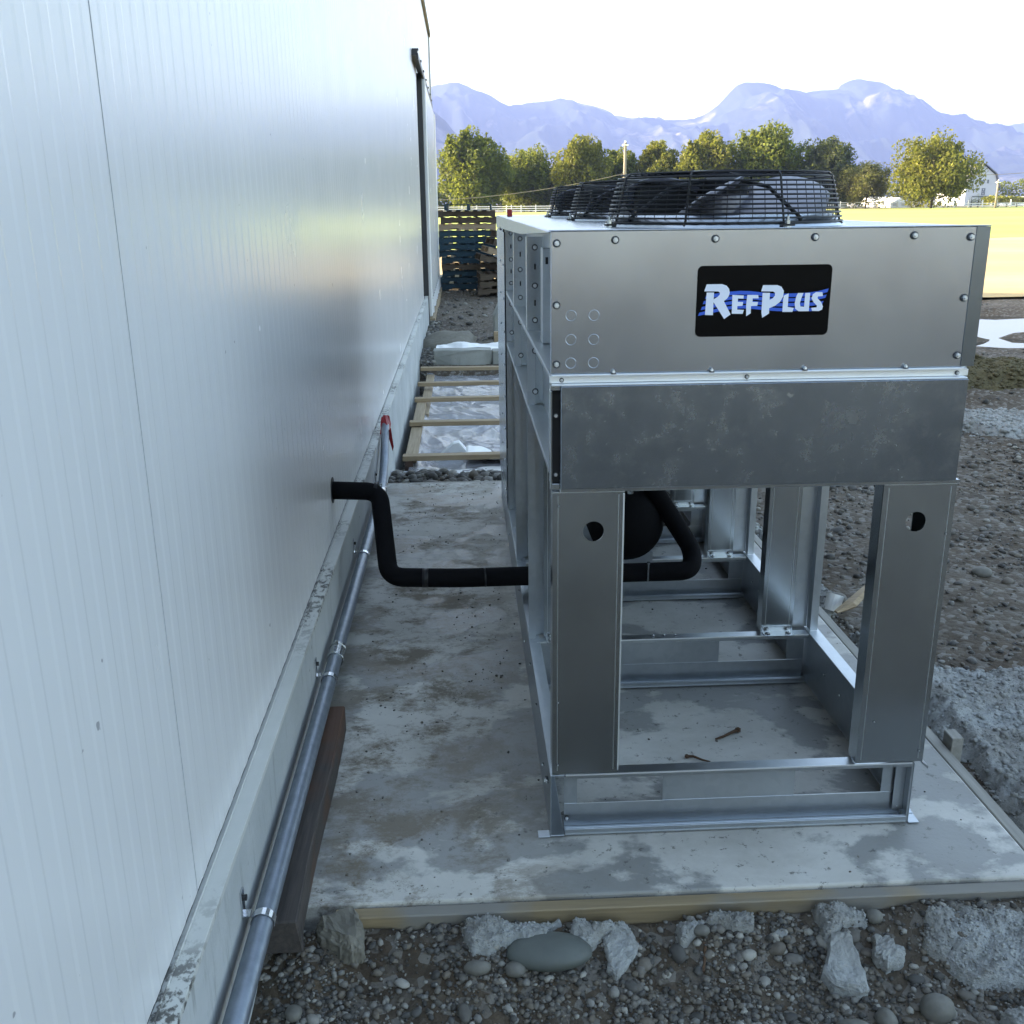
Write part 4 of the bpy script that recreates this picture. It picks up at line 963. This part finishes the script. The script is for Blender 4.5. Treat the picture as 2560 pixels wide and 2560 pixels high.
def gravel(name, n, xr, yr, smin, smax, sub, dens=None, avoid=True, zoff=0.0, kind='stuff', hfun=ground_h, seedo=0):
    r = np.random.default_rng(100+seedo); co, fa = ICO[sub]
    x = r.uniform(*xr, n); y = r.uniform(*yr, n)
    keep = np.ones(n, bool)
    if avoid:
        keep &= ~((x > -.54) & (x < 1.552) & (y > 2.108) & (y < 6.21)) & (x > -.52)
        keep &= ~((y > 12) & (y < 17) & (x > 4.5))
        keep &= ~((y > 6.95) & (y < 11.7) & (x < 1.8) & (x > -.46))
    if dens is not None: keep &= r.uniform(size=n) < dens(x, y)
    x, y = x[keep], y[keep]; n = len(x)
    s = smin*(smax/smin)**(r.uniform(size=n)**2.2)
    z = hfun(x, y) + s*.25 + zoff
    q = r.normal(size=(n, len(co), 3))*.09
    c = co[None]*(1+q.mean(-1, keepdims=True)*2)
    sc3 = np.stack([s*r.uniform(.8, 1.3, n), s*r.uniform(.7, 1.0, n), s*r.uniform(.45, .8, n)], -1); c = c*sc3[:, None, :]
    a = r.uniform(0, 6.28, n); b = r.normal(0, .35, n)
    ca, sa, cb, sb = np.cos(a)[:, None], np.sin(a)[:, None], np.cos(b)[:, None], np.sin(b)[:, None]
    X, Y, Z = c[..., 0], c[..., 1], c[..., 2]; Y, Z = Y*cb-Z*sb, Y*sb+Z*cb; X, Y = X*ca-Y*sa, X*sa+Y*ca
    P = np.stack([X+x[:, None], Y+y[:, None], Z+z[:, None]], -1).reshape(-1, 3)
    Fa = (fa[None]+(np.arange(n)*len(co))[:, None, None]).reshape(-1, 3)
    o = obj(name, raw_mesh(name, P, Fa), M['pebble'], smooth=True)
    return tag(o, kind=kind)
def clump(x, y): return .25+.75*sstep(.40, .6, fbm(x*4, y*4, 3, 61))
tag(gravel('gravel', 30000, (-.52, 2.3), (1.45, 2.13), .0028, .013, 1, clump, seedo=1), 'fine grey and brown gravel covering the dirt before the slab', 'gravel')
tag(gravel('gravel', 10000, (1.5, 4.6), (2.0, 7.5), .006, .024, 1, lambda x, y: clump(x*.5, y*.5), seedo=2), 'loose gravel scattered over the dirt right of the slab', 'gravel')
tag(gravel('gravel', 7000, (1.6, 9.5), (5.5, 18), .010, .045, 1, lambda x, y: .6*clump(x*.3, y*.3), seedo=3), 'stones strewn over the far bare ground', 'gravel')
tag(gravel('gravel', 2600, (-.54, 1.5), (6.2, 7.15), .010, .055, 1, None, seedo=4), 'bank of cobbles and gravel behind the slab', 'gravel')
tag(gravel('gravel', 2500, (-.52, -.36), (7, 16), .012, .05, 1, None, avoid=False, seedo=5, zoff=.02), 'dark stones along the foot of the foundation', 'gravel')
tag(gravel('gravel', 1700, (-.5, 1.6), (12.3, 22), .010, .055, 1, lambda x, y: .6*clump(x, y), avoid=False, seedo=6), 'stones and lumps on the dirt beyond the curb', 'gravel')
tag(gravel('slab_grit', 5200, (-.40, 1.48), (2.17, 6.15), (.0010), .0062, 1, lambda x, y: sstep(.42, .62, fbm(x*5, y*5, 3, 66))*(x < .2)+.10, avoid=False, seedo=7, hfun=lambda x, y: x*0.), 'dark grit and crumbs scattered on the slab', 'grit')
# pebbles one can pick out
r = np.random.default_rng(5)
pm_ = []
for k in range(10):
    co, fa = ICO[2]; c = co*np.array([1, r.uniform(.65, .9), r.uniform(.45, .7)])
    c = c*(1+.75*(fbm(co[:, 0]*1.5+k*5, co[:, 1]*1.5+co[:, 2], 3, k)-.5))[:, None]
    me = raw_mesh('pebble', c, fa); me.materials.append(M['pebble']); me.polygons.foreach_set('use_smooth', [True]*len(me.polygons)); pm_.append(me)
def pebbles(n, xr, yr, smin, smax, label, group):
    k = 0
    while k < n:
        x, y = r.uniform(*xr), r.uniform(*yr)
        if (x > -.56 and x < 1.58 and y > 2.095 and y < 6.22): continue
        s = smin*(smax/smin)**(r.uniform()**1.7)
        o = bpy.data.objects.new('pebble', pm_[int(r.integers(10))]); COL.objects.link(o); o.location = (x, y, hh(x, y)+s*.12)
        o.scale = (s, s, s); o.rotation_euler = (r.normal(0, .25), r.normal(0, .25), r.uniform(0, 6.28)); tag(o, label, 'pebble', group); k += 1
pebbles(280, (-.46, 1.35), (1.62, 2.09), .008, .026, 'rounded pebble lying in the dirt before the front form board', 'pebbles in front of the slab')
pebbles(60, (1.6, 3.8), (3.4, 7.5), .018, .045, 'rounded stone lying on the dirt right of the condenser', 'loose stones right of the condenser')
pebbles(40, (-.45, .6), (6.25, 6.95), .03, .065, 'cobble in the bank between slab and plastic sheeting', 'cobbles behind the slab')

# scraps by the right slab edge
bm = bmesh.new(); tube(bm, [(1.60, 3.98, -.03), (1.68, 4.02, .0), (1.76, 4.10, .03), (1.84, 4.20, .045)], [.012, .032, .026, .012], 6)
for v in bm.verts: v.co.z = -.02+(v.co.z+.02)*.6
tag(obj('wood_splinter', bm, M['lumber']), 'pale split piece of wood leaning by the right slab edge', 'wood scrap')
bm = bmesh.new(); cyl(bm, (1.625, 4.10, -.07), (1.65, 4.12, .0), .034, .038, n=16)
tag(obj('paper_cup', bm, M['vinyl']), 'small white cup lying beside the split piece of wood', 'cup')
S('round_stone', 1.70, 4.22, (.045, .04, .035), 'grey stone right behind the white cup', seed=47, dz=.9)
crumb_patch('soil_mound', [(3.9,8.5),(4.1,9.4),(5.0,9.9),(5.9,9.4),(5.9,8.8),(5.2,8.4)], .20, 'brown mossy soil mound right of the condenser', res=.03, seed=66, edge=.45, amp=.12, mat='moss', cat='soil mound')

# ------------------------------------------------------------------ plastic covered form behind the slab
fr = empty('lumber_frame', (.3, 9.3, -.15), 'open wooden ladder frame of pale boards over plastic sheeting', 'wood frame')
PY = [7.24, 8.42, 9.55, 10.43, 11.4]
for i, y in enumerate(PY):
    bm = B((-.475-.006*i, 1.75, y-.0, y+.089, -.122, -.084)); 
    for v in bm.verts: v.co.z += .006*math.sin(i*2.1+v.co.x*1.3); v.co.y += .02*math.sin(i*1.3)*(v.co.x > 0)
    obj('cross_board', bm, M['lumber'], fr, bevel=.003)
obj('side_rail', B((-.465, -.375, 7.33, 9.6, -.163, -.1235)), M['lumber_y'], fr, bevel=.003)
obj('side_rail', B((-.430, -.342, 9.2, 11.45, -.2035, -.165)), M['lumber_y'], fr, bevel=.003)
obj('prop_block', B((-.46, -.40, 7.245, 7.32, -.36, -.1235), (-.46, -.40, 9.0, 9.08, -.36, -.164)), M['timber'], fr)
X, Y = np.meshgrid(np.arange(-.43, 1.8, .018), np.arange(6.98, 11.6, .022))
wr = fbm(X*2.2+Y*.8, Y*1.2-X*1.1, 4, 6); fold = 1-np.abs(fbm(X*3.1+Y*1.7, Y*1.1-X*2, 3, 14)*2-1)*2
star = .03*np.sin(np.arctan2(Y-8.9, X-.35)*13+3*wr)*np.exp(-((X-.35)**2+(Y-8.9)**2)/.5)
Z = -.215 + .05*(wr-.5) + .018*fold + star*.6 + .09*np.exp(-((X+.43)/.07)**2) - .03*sstep(.3, 0, Y-6.98) 
Z = np.minimum(Z, -.170)
pl = obj('plastic_sheet', grid_mesh('plastic_sheet', X, Y, Z), M['plastic'], smooth=True); tag(pl, 'wrinkled clear plastic sheeting under the wooden ladder frame', 'plastic sheet')
X, Y = np.meshgrid(np.linspace(-.53, 1.7, 80), np.linspace(6.85, 7.24, 16))
Z = -.20 + .05*(fbm(X*4, Y*5, 3, 4)-.5)+.04*(Y-6.95) - .05*sstep(.12, 0, Y-6.85)
pl = obj('plastic_flap', grid_mesh('plastic_flap', X, Y + .06*np.sin(X*5), Z), M['white_film'], smooth=True); tag(pl, 'loose white edge of plastic hanging before the nearest cross board', 'plastic sheet')
bm = bmesh.new(); prism(bm, [(-.24,-.20),(-.10,-.075),(-.055,-.065),(0,-.13),(0,-.22),(-.24,-.22)], 'y', 7.56, 7.66)
tag(obj('foam_offcut', bm, M['white_film'], bevel=.003), 'white pointed foam offcut standing behind the nearest cross board', 'offcut')
X, Y = np.meshgrid(np.linspace(.0, .42, 22), np.linspace(7.38, 7.85, 18)); Z = -.17+.035*fbm(X*8, Y*6, 3, 2) - .10*sstep(.0, .42, X)*sstep(7.38, 7.9, Y)
o = obj('foam_sheet', grid_mesh('foam_sheet', X, Y, Z), M['vinyl'], smooth=True); tag(o, 'bright white sheet scrap lying on the plastic', 'scrap'); s_ = o.modifiers.new('s', 'SOLIDIFY'); s_.thickness = .01
bm = bmesh.new(); prism(bm, [(.36, 7.40), (.62, 7.40), (.62, 7.75), (.42, 7.75)], 'z', -.165, -.128)
tag(obj('wood_offcut', bm, M['lumber'], bevel=.002), 'pale wood offcut lying on the plastic at the right', 'wood scrap')
# concrete curb with film, blocks
bm = B((-.36, .34, 12.0, 12.22, -.30, .03), (.345, 1.3, 11.98, 12.2, -.30, .02)); bmesh.ops.subdivide_edges(bm, edges=bm.edges, cuts=3)
for v in bm.verts: v.co += Vector((.012*math.sin(v.co.z*30+v.co.x*9), .015*math.sin(v.co.x*23), .010*math.sin(v.co.x*17)))
tag(obj('concrete_curb', bm, M['curb'], bevel=.01), 'grey broken concrete beam lying across the path behind the plastic', 'concrete beam')
X, Y = np.meshgrid(np.linspace(-.34, .50, 60), np.linspace(12.18, 12.75, 24)); Z = -.01+.14*np.maximum(0, fbm(X*4+1, Y*2.5, 3, 12)-.28)*np.exp(-((Y-12.5)/.25)**2)+.02*fbm(X*12, Y*10, 2, 3)
o = obj('crumpled_film', grid_mesh('crumpled_film', X, Y, Z), M['white_film'], smooth=True); tag(o, 'crumpled white film lying on the concrete beam', 'plastic film')
S('dirt_heap', -.2, 13.4, (.42, .5, .20), 'dark dirt heap beside the end of the foundation wall', cat='dirt heap', mat='stone_brown', seed=61, dz=.1, rough=.35, smooth=False)
bm = bmesh.new(); prism(bm, [(.42, -.15), (.70, -.15), (.70, .42), (.50, .40), (.42, .22)], 'y', 13.9, 14.3)
tag(obj('concrete_block', bm, M['curb'], bevel=.02), 'upright beige concrete block half hidden behind the condenser', 'concrete block')
tag(obj('wood_post', B((.39, .47, 12.9, 12.98, -.2, .13)), M['lumber'], bevel=.003), 'short upright wood post beside the crumpled film', 'post')

# ------------------------------------------------------------------ pallets
def notched():
    bm = bmesh.new(); L = .61; pts = [(-L, .016), (-.38, .016), (-.36, .05), (-.20, .05), (-.18, .016), (.18, .016), (.20, .05), (.36, .05), (.38, .016), (L, .016), (L, .121), (-L, .121)]
    return bm, pts
pal_cache = {}
def pallet_meshes(mat):
    if mat in pal_cache: return pal_cache[mat]
    out = []
    bm, pts = notched(); prism(bm, pts, 'y', -.019, .019)
    def fin(bm, nm):
        bmesh.ops.recalc_face_normals(bm, faces=bm.faces); me = bpy.data.meshes.new(nm); bm.to_mesh(me); bm.free(); me.materials.append(M[mat]); return me
    s = fin(bm, 'stringer'); pl_ = fin(B((-.61, .61, -.019, .019, .016, .121)), 'stringer'); dbd = fin(B((-.045, .045, -.5, .5, 0, .015)), 'deck_board')
    pal_cache[mat] = (s, dbd, pl_); return pal_cache[mat]
def pallet(mat, x, y, z, rz, rx, label, group, ends=False, ry=0):
    e = empty('pallet', (x, y, z), label, 'pallet', group); e.rotation_euler = (rx, ry, rz)
    s, dbd, pl_ = pallet_meshes(mat)
    for yy in (-.48, 0, .48):
        o = bpy.data.objects.new('stringer', pl_ if (yy == 0 and random.random() < .72) else s); COL.objects.link(o); o.parent = e; o.location = (0, yy, 0)
    for i in range(7):
        o = bpy.data.objects.new('deck_board', dbd); COL.objects.link(o); o.parent = e; o.location = (-.565+i*1.13/6, 0, .1212)
    for i in range(4):
        o = bpy.data.objects.new('deck_board', dbd); COL.objects.link(o); o.parent = e; o.location = (-.565+i*1.13/3, 0, .0005)
    return e
cols = ['pal_blue', 'pal_blue', 'pal_blue', 'pal_brown', 'pal_blue', 'pal_blue', 'pal_blue', 'pal_blue', 'pal_blue', 'pal_pale', 'pal_brown', 'pal_brown', 'pal_blue']
ords = ['bottom', 'second', 'third', 'fourth', 'fifth', 'sixth', 'seventh', 'eighth', 'ninth', 'tenth', 'eleventh', 'twelfth', 'topmost']
for i, c in enumerate(cols):
    nm = {'pal_blue': 'dark blue', 'pal_brown': 'weathered brown', 'pal_pale': 'pale wooden'}[c]
    lb = f'{nm} pallet, ' + (f'{ords[i]} of the tall blue stack' if i in (0, 12) else f'{ords[i]} from the bottom of the tall blue stack')
    top = i == 12
    pallet(c, .16+random.uniform(-.03, .03)+(-.05 if i in (1, 5) else 0), 22.7+random.uniform(-.03, .03), -.09+i*.1380, random.uniform(-.04, .04)+(math.pi/2 if top else 0), 0, lb, 'pallets of the tall blue stack')
zz = [-.09, .05, .20, .33, .47, .62, .76]; tl = [0, 0, .01, .24, .25, .27, .27]
for i in range(7):
    dx = [0, .03, .02, -.02, .12, .22, .34][i]
    pallet('pal_brown' if i != 4 else 'pal_pale', .93+dx, 21.3, zz[i]+(.12 if i > 2 else 0), .03*i, 0, f'brown wooden pallet, {["bottom of the low front stack","second from the bottom of the low front stack","third from the bottom of the low front stack","lowest tilted one of the low front stack","second tilted one of the low front stack","third tilted one of the low front stack","top tilted one of the low front stack"][i]}', 'brown pallets of the low front stack', ry=tl[i])

# ------------------------------------------------------------------ far things
def px(u, v, yd): return ray(u, v, yd)       # picture position (1932 px wide) at a given distance
def tree(x, y, h, wd, leaf, label, seed, n=5200, lean=0, tufts=3, base=.06, sparse=0, group=None, kind='broadleaf_tree'):
    r = np.random.default_rng(seed)
    t = empty(kind, (x, y, -.1), label, 'tree', group)
    bm = bmesh.new(); tr = max(.12, h*.018)
    tube(bm, [(0, 0, -.3), (.1*wd*.1, 0, h*.2), (lean, 0, h*.55), (lean, 0, h*.85)], [tr*1.2, tr, tr*.55, tr*.15], 8)
    for k in range(9):
        a = k*2.4; z0 = h*(.12+.05*k); q = Vector((math.cos(a), math.sin(a), 0))
        tube(bm, [Vector((lean*.3, 0, z0)), q*wd*.22+Vector((0, 0, z0+h*.10)), q*wd*.40+Vector((0, 0, z0+h*.24))], [tr*.5, tr*.3, tr*.08], 5)
    tk = obj('trunk', bm, M['bark'], t, world=False, smooth=True)
    # crown: lobes spread through an ovoid, leaves near the lobe surfaces
    L = []
    for k in range(64):
        u = r.uniform(-1, 1); a = r.uniform(0, 6.28); q = r.uniform(.30, .88)
        s = (1-abs(u)**3)**.45 if u < 0 else math.sqrt(max(0, 1-u*u)); zc = base*h + (h*(1-base))*(.5+.42*u*q/.82)
        rad = wd*.5*(1 if u < 0 else 1-.12*u)
        L.append((rad*s*q*math.cos(a), rad*s*q*math.sin(a)*.9, zc, wd*r.uniform(.085, .16)))
    for k in range(tufts):
        a = r.uniform(-.75, .75); hx_ = wd*.42*a+lean; hy_ = r.uniform(-.15, .15)*wd; ht_ = h*r.uniform(.90, 1.0)*(1-.12*abs(a))
        for q_, rd_ in ((0, .028), (.05, .045), (.12, .07), (.21, .10)): L.append((hx_*(1-q_), hy_, ht_-h*q_, wd*rd_))
    L.append((0, 0, h*.45, wd*.33)); L.append((0, 0, h*.3, wd*.33))
    P = []; wts = np.array([l[3]**1.6 for l in L]); wts /= wts.sum(); cnt = r.multinomial(n, wts)
    for (lx, ly, lz, lr), c in zip(L, cnt):
        v = r.normal(size=(c, 3)); v /= np.linalg.norm(v, axis=1)[:, None]; rr_ = lr*(.45+.6*r.uniform(size=(c, 1))**.6)
        v = v*rr_*np.array([1, 1, 1.25]) + np.array([lx, ly, lz]); P.append(v)
    P = np.concatenate(P); P = P[P[:, 2] > h*base*.5]
    if sparse: P = P[fbm(P[:, 0]*.55+seed, P[:, 2]*.55+P[:, 1]*.4, 3, seed) > sparse]
    # twigs sticking out upward
    m = len(P); s = h*r.uniform(.009, .032, (m, 1)); e1 = r.normal(size=(m, 3)); e1 /= np.linalg.norm(e1, axis=1)[:, None]
    e2 = np.cross(e1, r.normal(size=(m, 3))); e2 /= np.linalg.norm(e2, axis=1)[:, None]
    V = np.stack([P-e1*s, P-e2*s*.55, P+e1*s, P+e2*s*.55], 1)+r.normal(size=(m, 4, 3))*.12*s[:, None]
    V = V.reshape(-1, 3); Fa = np.arange(m*4).reshape(m, 4)
    obj('crown', raw_mesh('crown', V, Fa), M[leaf], t, world=False)
    return t
TR = [ # u centre, top v, base v, left u, right u, distance, leaf, seed, label
 (888,238,412,832,946,215,'leaf',1,'tall dense green tree nearest to the white building',5,0),
 (1000,276,412,948,1052,222,'leaf',2,'dark green tree second from the building',4,0),
 (1100,250,412,1048,1150,216,'leaf_gold',3,'rounded green and gold tree left of the thin pole',4,0),
 (1172,276,412,1140,1206,222,'leaf',4,'narrow dark tree behind the thin pole',3,.30),
 (1247,258,412,1206,1296,220,'leaf_gold',5,'green and gold tree right of the thin pole',4,0),
 (1338,246,412,1285,1392,216,'leaf_gold',6,'orange tinted round tree behind the fan guard',3,0),
 (1455,232,412,1388,1522,215,'leaf',7,'broad green tree right of the orange tinted tree',5,0),
 (1568,256,410,1512,1625,212,'leaf_blue',8,'loose grey-green tree above the right end of the fan guard',4,.36),
 (1640,305,410,1590,1682,205,'leaf_pale',9,'small pale yellow-green tree left of the white houses',3,.38),
 (1772,240,404,1688,1856,195,'leaf_gold',10,'large round yellow-green tree standing alone before the barn',5,.2)]
for (u, vt, vb, ul, ur, yd, leaf, sd_, lb, tf, sp) in TR:
    xl, _ = px(ul, 400, yd); xr, _ = px(ur, 400, yd); xc, zt = px(u, vt, yd)
    tree(xc, yd, (zt+.1)*(.88 if sd_ == 10 else .96), (xr-xl)*(1.0 if sd_ == 10 else 1.27), leaf, lb, sd_, n=22000, tufts=tf+3, sparse=sp, base=.05)
# low brush at the left end of the row and at the right
def brush(name, x0, x1, y, h, n, leaf, label, seed):
    r = np.random.default_rng(seed); x = r.uniform(x0, x1, n); hz = h*(.45+.75*fbm(x*.12, x*0+seed, 3, seed))
    P = np.stack([x, y+r.uniform(-4, 4, n), hz*r.uniform(size=n)**.7-.1], -1)
    s = r.uniform(.25, .7, (n, 1)); e1 = r.normal(size=(n, 3)); e1 /= np.linalg.norm(e1, axis=1)[:, None]; e2 = np.cross(e1, r.normal(size=(n, 3))); e2 /= np.linalg.norm(e2, axis=1)[:, None]
    V = np.stack([P-e1*s, P-e2*s*.6, P+e1*s, P+e2*s*.6], 1).reshape(-1, 3)
    o = obj(name, raw_mesh(name, V, np.arange(n*4).reshape(n, 4)), M[leaf]); tag(o, label, 'hedge', kind='stuff')
xa, _ = px(780, 400, 260); xb, _ = px(1010, 400, 260)
brush('brush', xa, xb, 262, 6.5, 3500, 'leaf', 'low green brush beyond the fence at the left', 1)
xa, _ = px(1560, 400, 420); xb, _ = px(2000, 400, 420)
xc_, _ = px(950, 400, 226); xd_, _ = px(1625, 400, 226)
brush('undergrowth', xc_, xd_, 228, 8.5, 14000, 'leaf', 'dark leafy undergrowth filling the foot of the tree row', 4)
brush('tree_line', xa, xb, 425, 9.5, 7000, 'leaf', 'far low tree line right of the barn', 2)
xa, _ = px(1868, 400, 250); xb, _ = px(1990, 400, 250)
brush('hedge', xa, xb, 252, 2.6, 2600, 'leaf_gold', 'clipped green hedge in front of the long white greenhouse', 3)
# young shrubs
for i, u in enumerate((1835, 1848, 1886, 1902, 1921)):
    x_, _ = px(u, 400, 205)
    lb_ = ['dark shrub before the barn doors, leftmost of the row', 'dark shrub right before the barn doors', 'small yellow-green shrub by the second pole', 'yellow-green shrub between pole and picture edge', 'yellow-green shrub at the right picture edge'][i]
    tree(x_, 206, [2.4, 2.8, 1.8, 1.9, 2.1][i], [2.6, 2.6, 2, 2.2, 2.4][i], 'leaf' if i < 2 else 'leaf_pale', lb_, 70+i, n=500, tufts=1, kind='shrub')
# fence
fc = empty('white_rail_fence', (10, 205, -.1), 'long white rail fence beyond the meadow', 'fence')
x0f, _ = px(760, 400, 205); x1f, _ = px(1990, 400, 205)
for z in (.35, .75, 1.15):
    obj('rail', B((x0f, x1f, 205, 205.05, z-.09, z+.05)), M['vinyl'], fc)
pmesh = None
for xx in np.arange(x0f, x1f, 2.9):
    if pmesh is None:
        bm = B((-.08, .08, -.1, .1, 0, 1.42)); prism(bm, [(-.10, 1.42), (.10, 1.42), (0, 1.54)], 'y', -.1, .1); pmesh = obj('post', bm, M['vinyl'], fc, world=False).data; fc.children[-1].location = (xx-10, 0, 0); continue
    o = bpy.data.objects.new('post', pmesh); COL.objects.link(o); o.parent = fc; o.location = (xx-10, 0, 0)
# pale verge before the fence
v_ = field('verge', 'stubble', .0, lambda X: 196 + X*0, 204.5, -90, 110, n=60, rows=4)
# utility poles and wires
def pole(u, vt, yd, rad, label):
    x_, z_ = px(u, vt, yd); e = empty('utility_pole', (x_, yd, -.1), label, 'pole')
    bm = bmesh.new(); cyl(bm, (0, 0, 0), (0, 0, z_+.1), rad, rad*.7, n=10); obj('shaft', bm, M['pole'], e, world=False, smooth=True)
    bm = bmesh.new(); cyl(bm, (0, 0, z_+.1), (0, 0, z_+.28), rad*.5, n=8); box(bm, -rad*1.4, rad*1.4, -rad*1.4, rad*1.4, z_-.25, z_-.1); obj('cap', bm, M['vinyl'], e, world=False); return x_, z_
p1 = pole(1180, 269, 120, .22, 'thin weathered pole rising behind the fan guard')
p2 = pole(1884, 341, 180, .22, 'pale leaning pole right of the barn')
def wire(a, b, sag, label):
    pts = [Vector(a).lerp(Vector(b), t)+Vector((0, 0, -sag*4*t*(1-t))) for t in np.linspace(0, 1, 24)]
    bm = bmesh.new(); tube(bm, pts, .035, 5); tag(obj('overhead_wire', bm, M['pole']), label, 'wire')
xa, za = px(820, 378, 120); xb, zb = px(1180, 327, 120); wire((xa, 119.7, za), (xb, 119.7, zb), .5, 'overhead wire crossing the dark trees left of the pole')
xa, za = px(1835, 330, 150); xb, zb = px(2050, 309, 150); wire((xa, 150, za), (xb, 150, zb), .4, 'overhead wire running right from the barn roof')
# barn with gambrel roof
YB = 290
xl, _ = px(1817, 400, YB); xr, _ = px(1878, 400, YB); _, ze = px(1878, 353, YB); _, zk = px(1874, 330, YB); _, zp = px(1850, 312, YB)
bn = empty('barn', ((xl+xr)/2, YB, -.1), 'pale grey gambrel roofed barn behind the large round tree', 'barn'); xm = (xl+xr)/2; hw = (xr-xl)/2
bm = bmesh.new(); prism(bm, [(xl, -.1), (xr, -.1), (xr, ze), (xr-hw*.28, zk), (xm, zp), (xl+hw*.28, zk), (xl, ze)], 'y', YB, YB+18); obj('wall', bm, M['barn'], bn)
for s, xx in ((1, xr), (-1, xl)):
    a = (xx+s*.35, ze-.3); b = (xx-s*hw*.26+0*s, zk+.25); c = (xm, zp+.3)
    bm = bmesh.new(); prism(bm, [a, (a[0], a[1]+.3), (b[0]+s*.15, b[1]+.2), (c[0], c[1]+.25), c, b], 'y', YB-.5, YB+18.5); obj('roof', bm, M['barntrim'] if s > 0 else M['roofdark'], bn)
def bpart(name, u0, u1, v0, v1, mat='barntrim', d=.08, x=True, par=None, frame=.18):
    ax_, az_ = px(u0, v1, YB); bx_, bz_ = px(u1, v0, YB); bm = bmesh.new(); f = frame
    box(bm, ax_, bx_, YB-d, YB-.01, bz_-f, bz_); box(bm, ax_, bx_, YB-d, YB-.01, az_, az_+f); box(bm, ax_, ax_+f, YB-d, YB-.012, az_+f, bz_-f); box(bm, bx_-f, bx_, YB-d, YB-.012, az_+f, bz_-f)
    if x:
        for (p, q) in (((ax_, az_), (bx_, bz_)), ((ax_, bz_), (bx_, az_))):
            cyl(bm, (p[0], YB-d*.6, p[1]), (q[0], YB-d*.6, q[1]), f*.45, n=5)
    return obj(name, bm, M[mat], bn)
bpart('barn_door', 1852, 1865, 372, 386); bpart('barn_door', 1865, 1878-3, 372, 386)
bpart('loft_door', 1851, 1859, 355, 368); bpart('loft_door', 1848, 1858, 340, 345)
bpart('window', 1862, 1866, 339, 346, x=False, frame=.5)
bpart('door_track', 1834, 1876, 370.2, 371.2, x=False, frame=.2)
# long greenhouse
YG = 330; xa, _ = px(1881, 400, YG); xb, _ = px(2060, 400, YG); _, zt_ = px(1900, 371, YG)
gh = empty('greenhouse', ((xa+xb)/2, YG, -.1), 'long low white roofed greenhouse right of the barn', 'greenhouse')
bm = bmesh.new(); prism(bm, [(YG, 2.0), (YG+5, zt_), (YG+10, 2.0)], 'x', xa, xb); obj('roof', bm, M['vinyl'], gh); obj('wall', B((xa, xb, YG+.1, YG+9.9, -.1, 1.99)), M['barn'], gh)
# houses
def house(u0, u1, vr, ve, yd, wall, roof, label, gable=False, vb=397):
    xa, ze_ = px(u0, ve, yd); xb, _ = px(u1, ve, yd); _, zr = px((u0+u1)/2, vr, yd); e = empty('house', ((xa+xb)/2, yd, -.1), label, 'house')
    obj('wall', B((xa, xb, yd, yd+8, -.1, ze_)), M[wall], e)
    bm = bmesh.new()
    if gable: prism(bm, [(xa-.3, ze_), (xb+.3, ze_), ((xa+xb)/2, zr)], 'y', yd-.3, yd+8.3)
    else: prism(bm, [(yd-.4, ze_), (yd+4, zr), (yd+8.4, ze_)], 'x', xa-.3, xb+.3)
    obj('roof', bm, M[roof], e)
    n = max(2, int((xb-xa)/3.2))
    for k in range(n):
        xx = xa+(k+.5)*(xb-xa)/n; f = obj('window', B((xx-.55, xx+.55, yd-.05, yd-.005, .7, min(ze_-.3, 1.9))), M['vinyl'], e); obj('pane', B((xx-.42, xx+.42, yd-.07, yd-.052, .82, min(ze_-.42, 1.78))), M['roofdark'], f, world=False)
house(1618, 1662, 370, 383, 262, 'house', 'roofdark', 'low bluish house partly hidden behind the pale tree')
house(1648, 1692, 371, 381, 250, 'vinyl', 'vinyl', 'white house between the pale tree and the large round tree', gable=False)
house(1680, 1712, 373, 384, 240, 'vinyl', 'vinyl', 'small white gabled shed in front of the white house', gable=True)
house(1895, 1960, 383, 388, 245, 'vinyl', 'barn', 'low white shed at the right picture edge', gable=False)

# ------------------------------------------------------------------ haze
hz = Mat('haze_air'); hz.t.nodes.remove(hz.b)
pv = hz.n('VolumePrincipled'); pv.inputs['Color'].default_value = (.33, .45, 1.0, 1); pv.inputs['Density'].default_value = 1.0e-4; pv.inputs['Anisotropy'].default_value = .1
hz.l(pv.outputs[0], hz.t.nodes['Material Output'].inputs['Volume'])
hb = obj('haze', B((-8900, 8900, -2400, 9400, -3.5, 1000)), hz.m); tag(hb, kind='stuff')
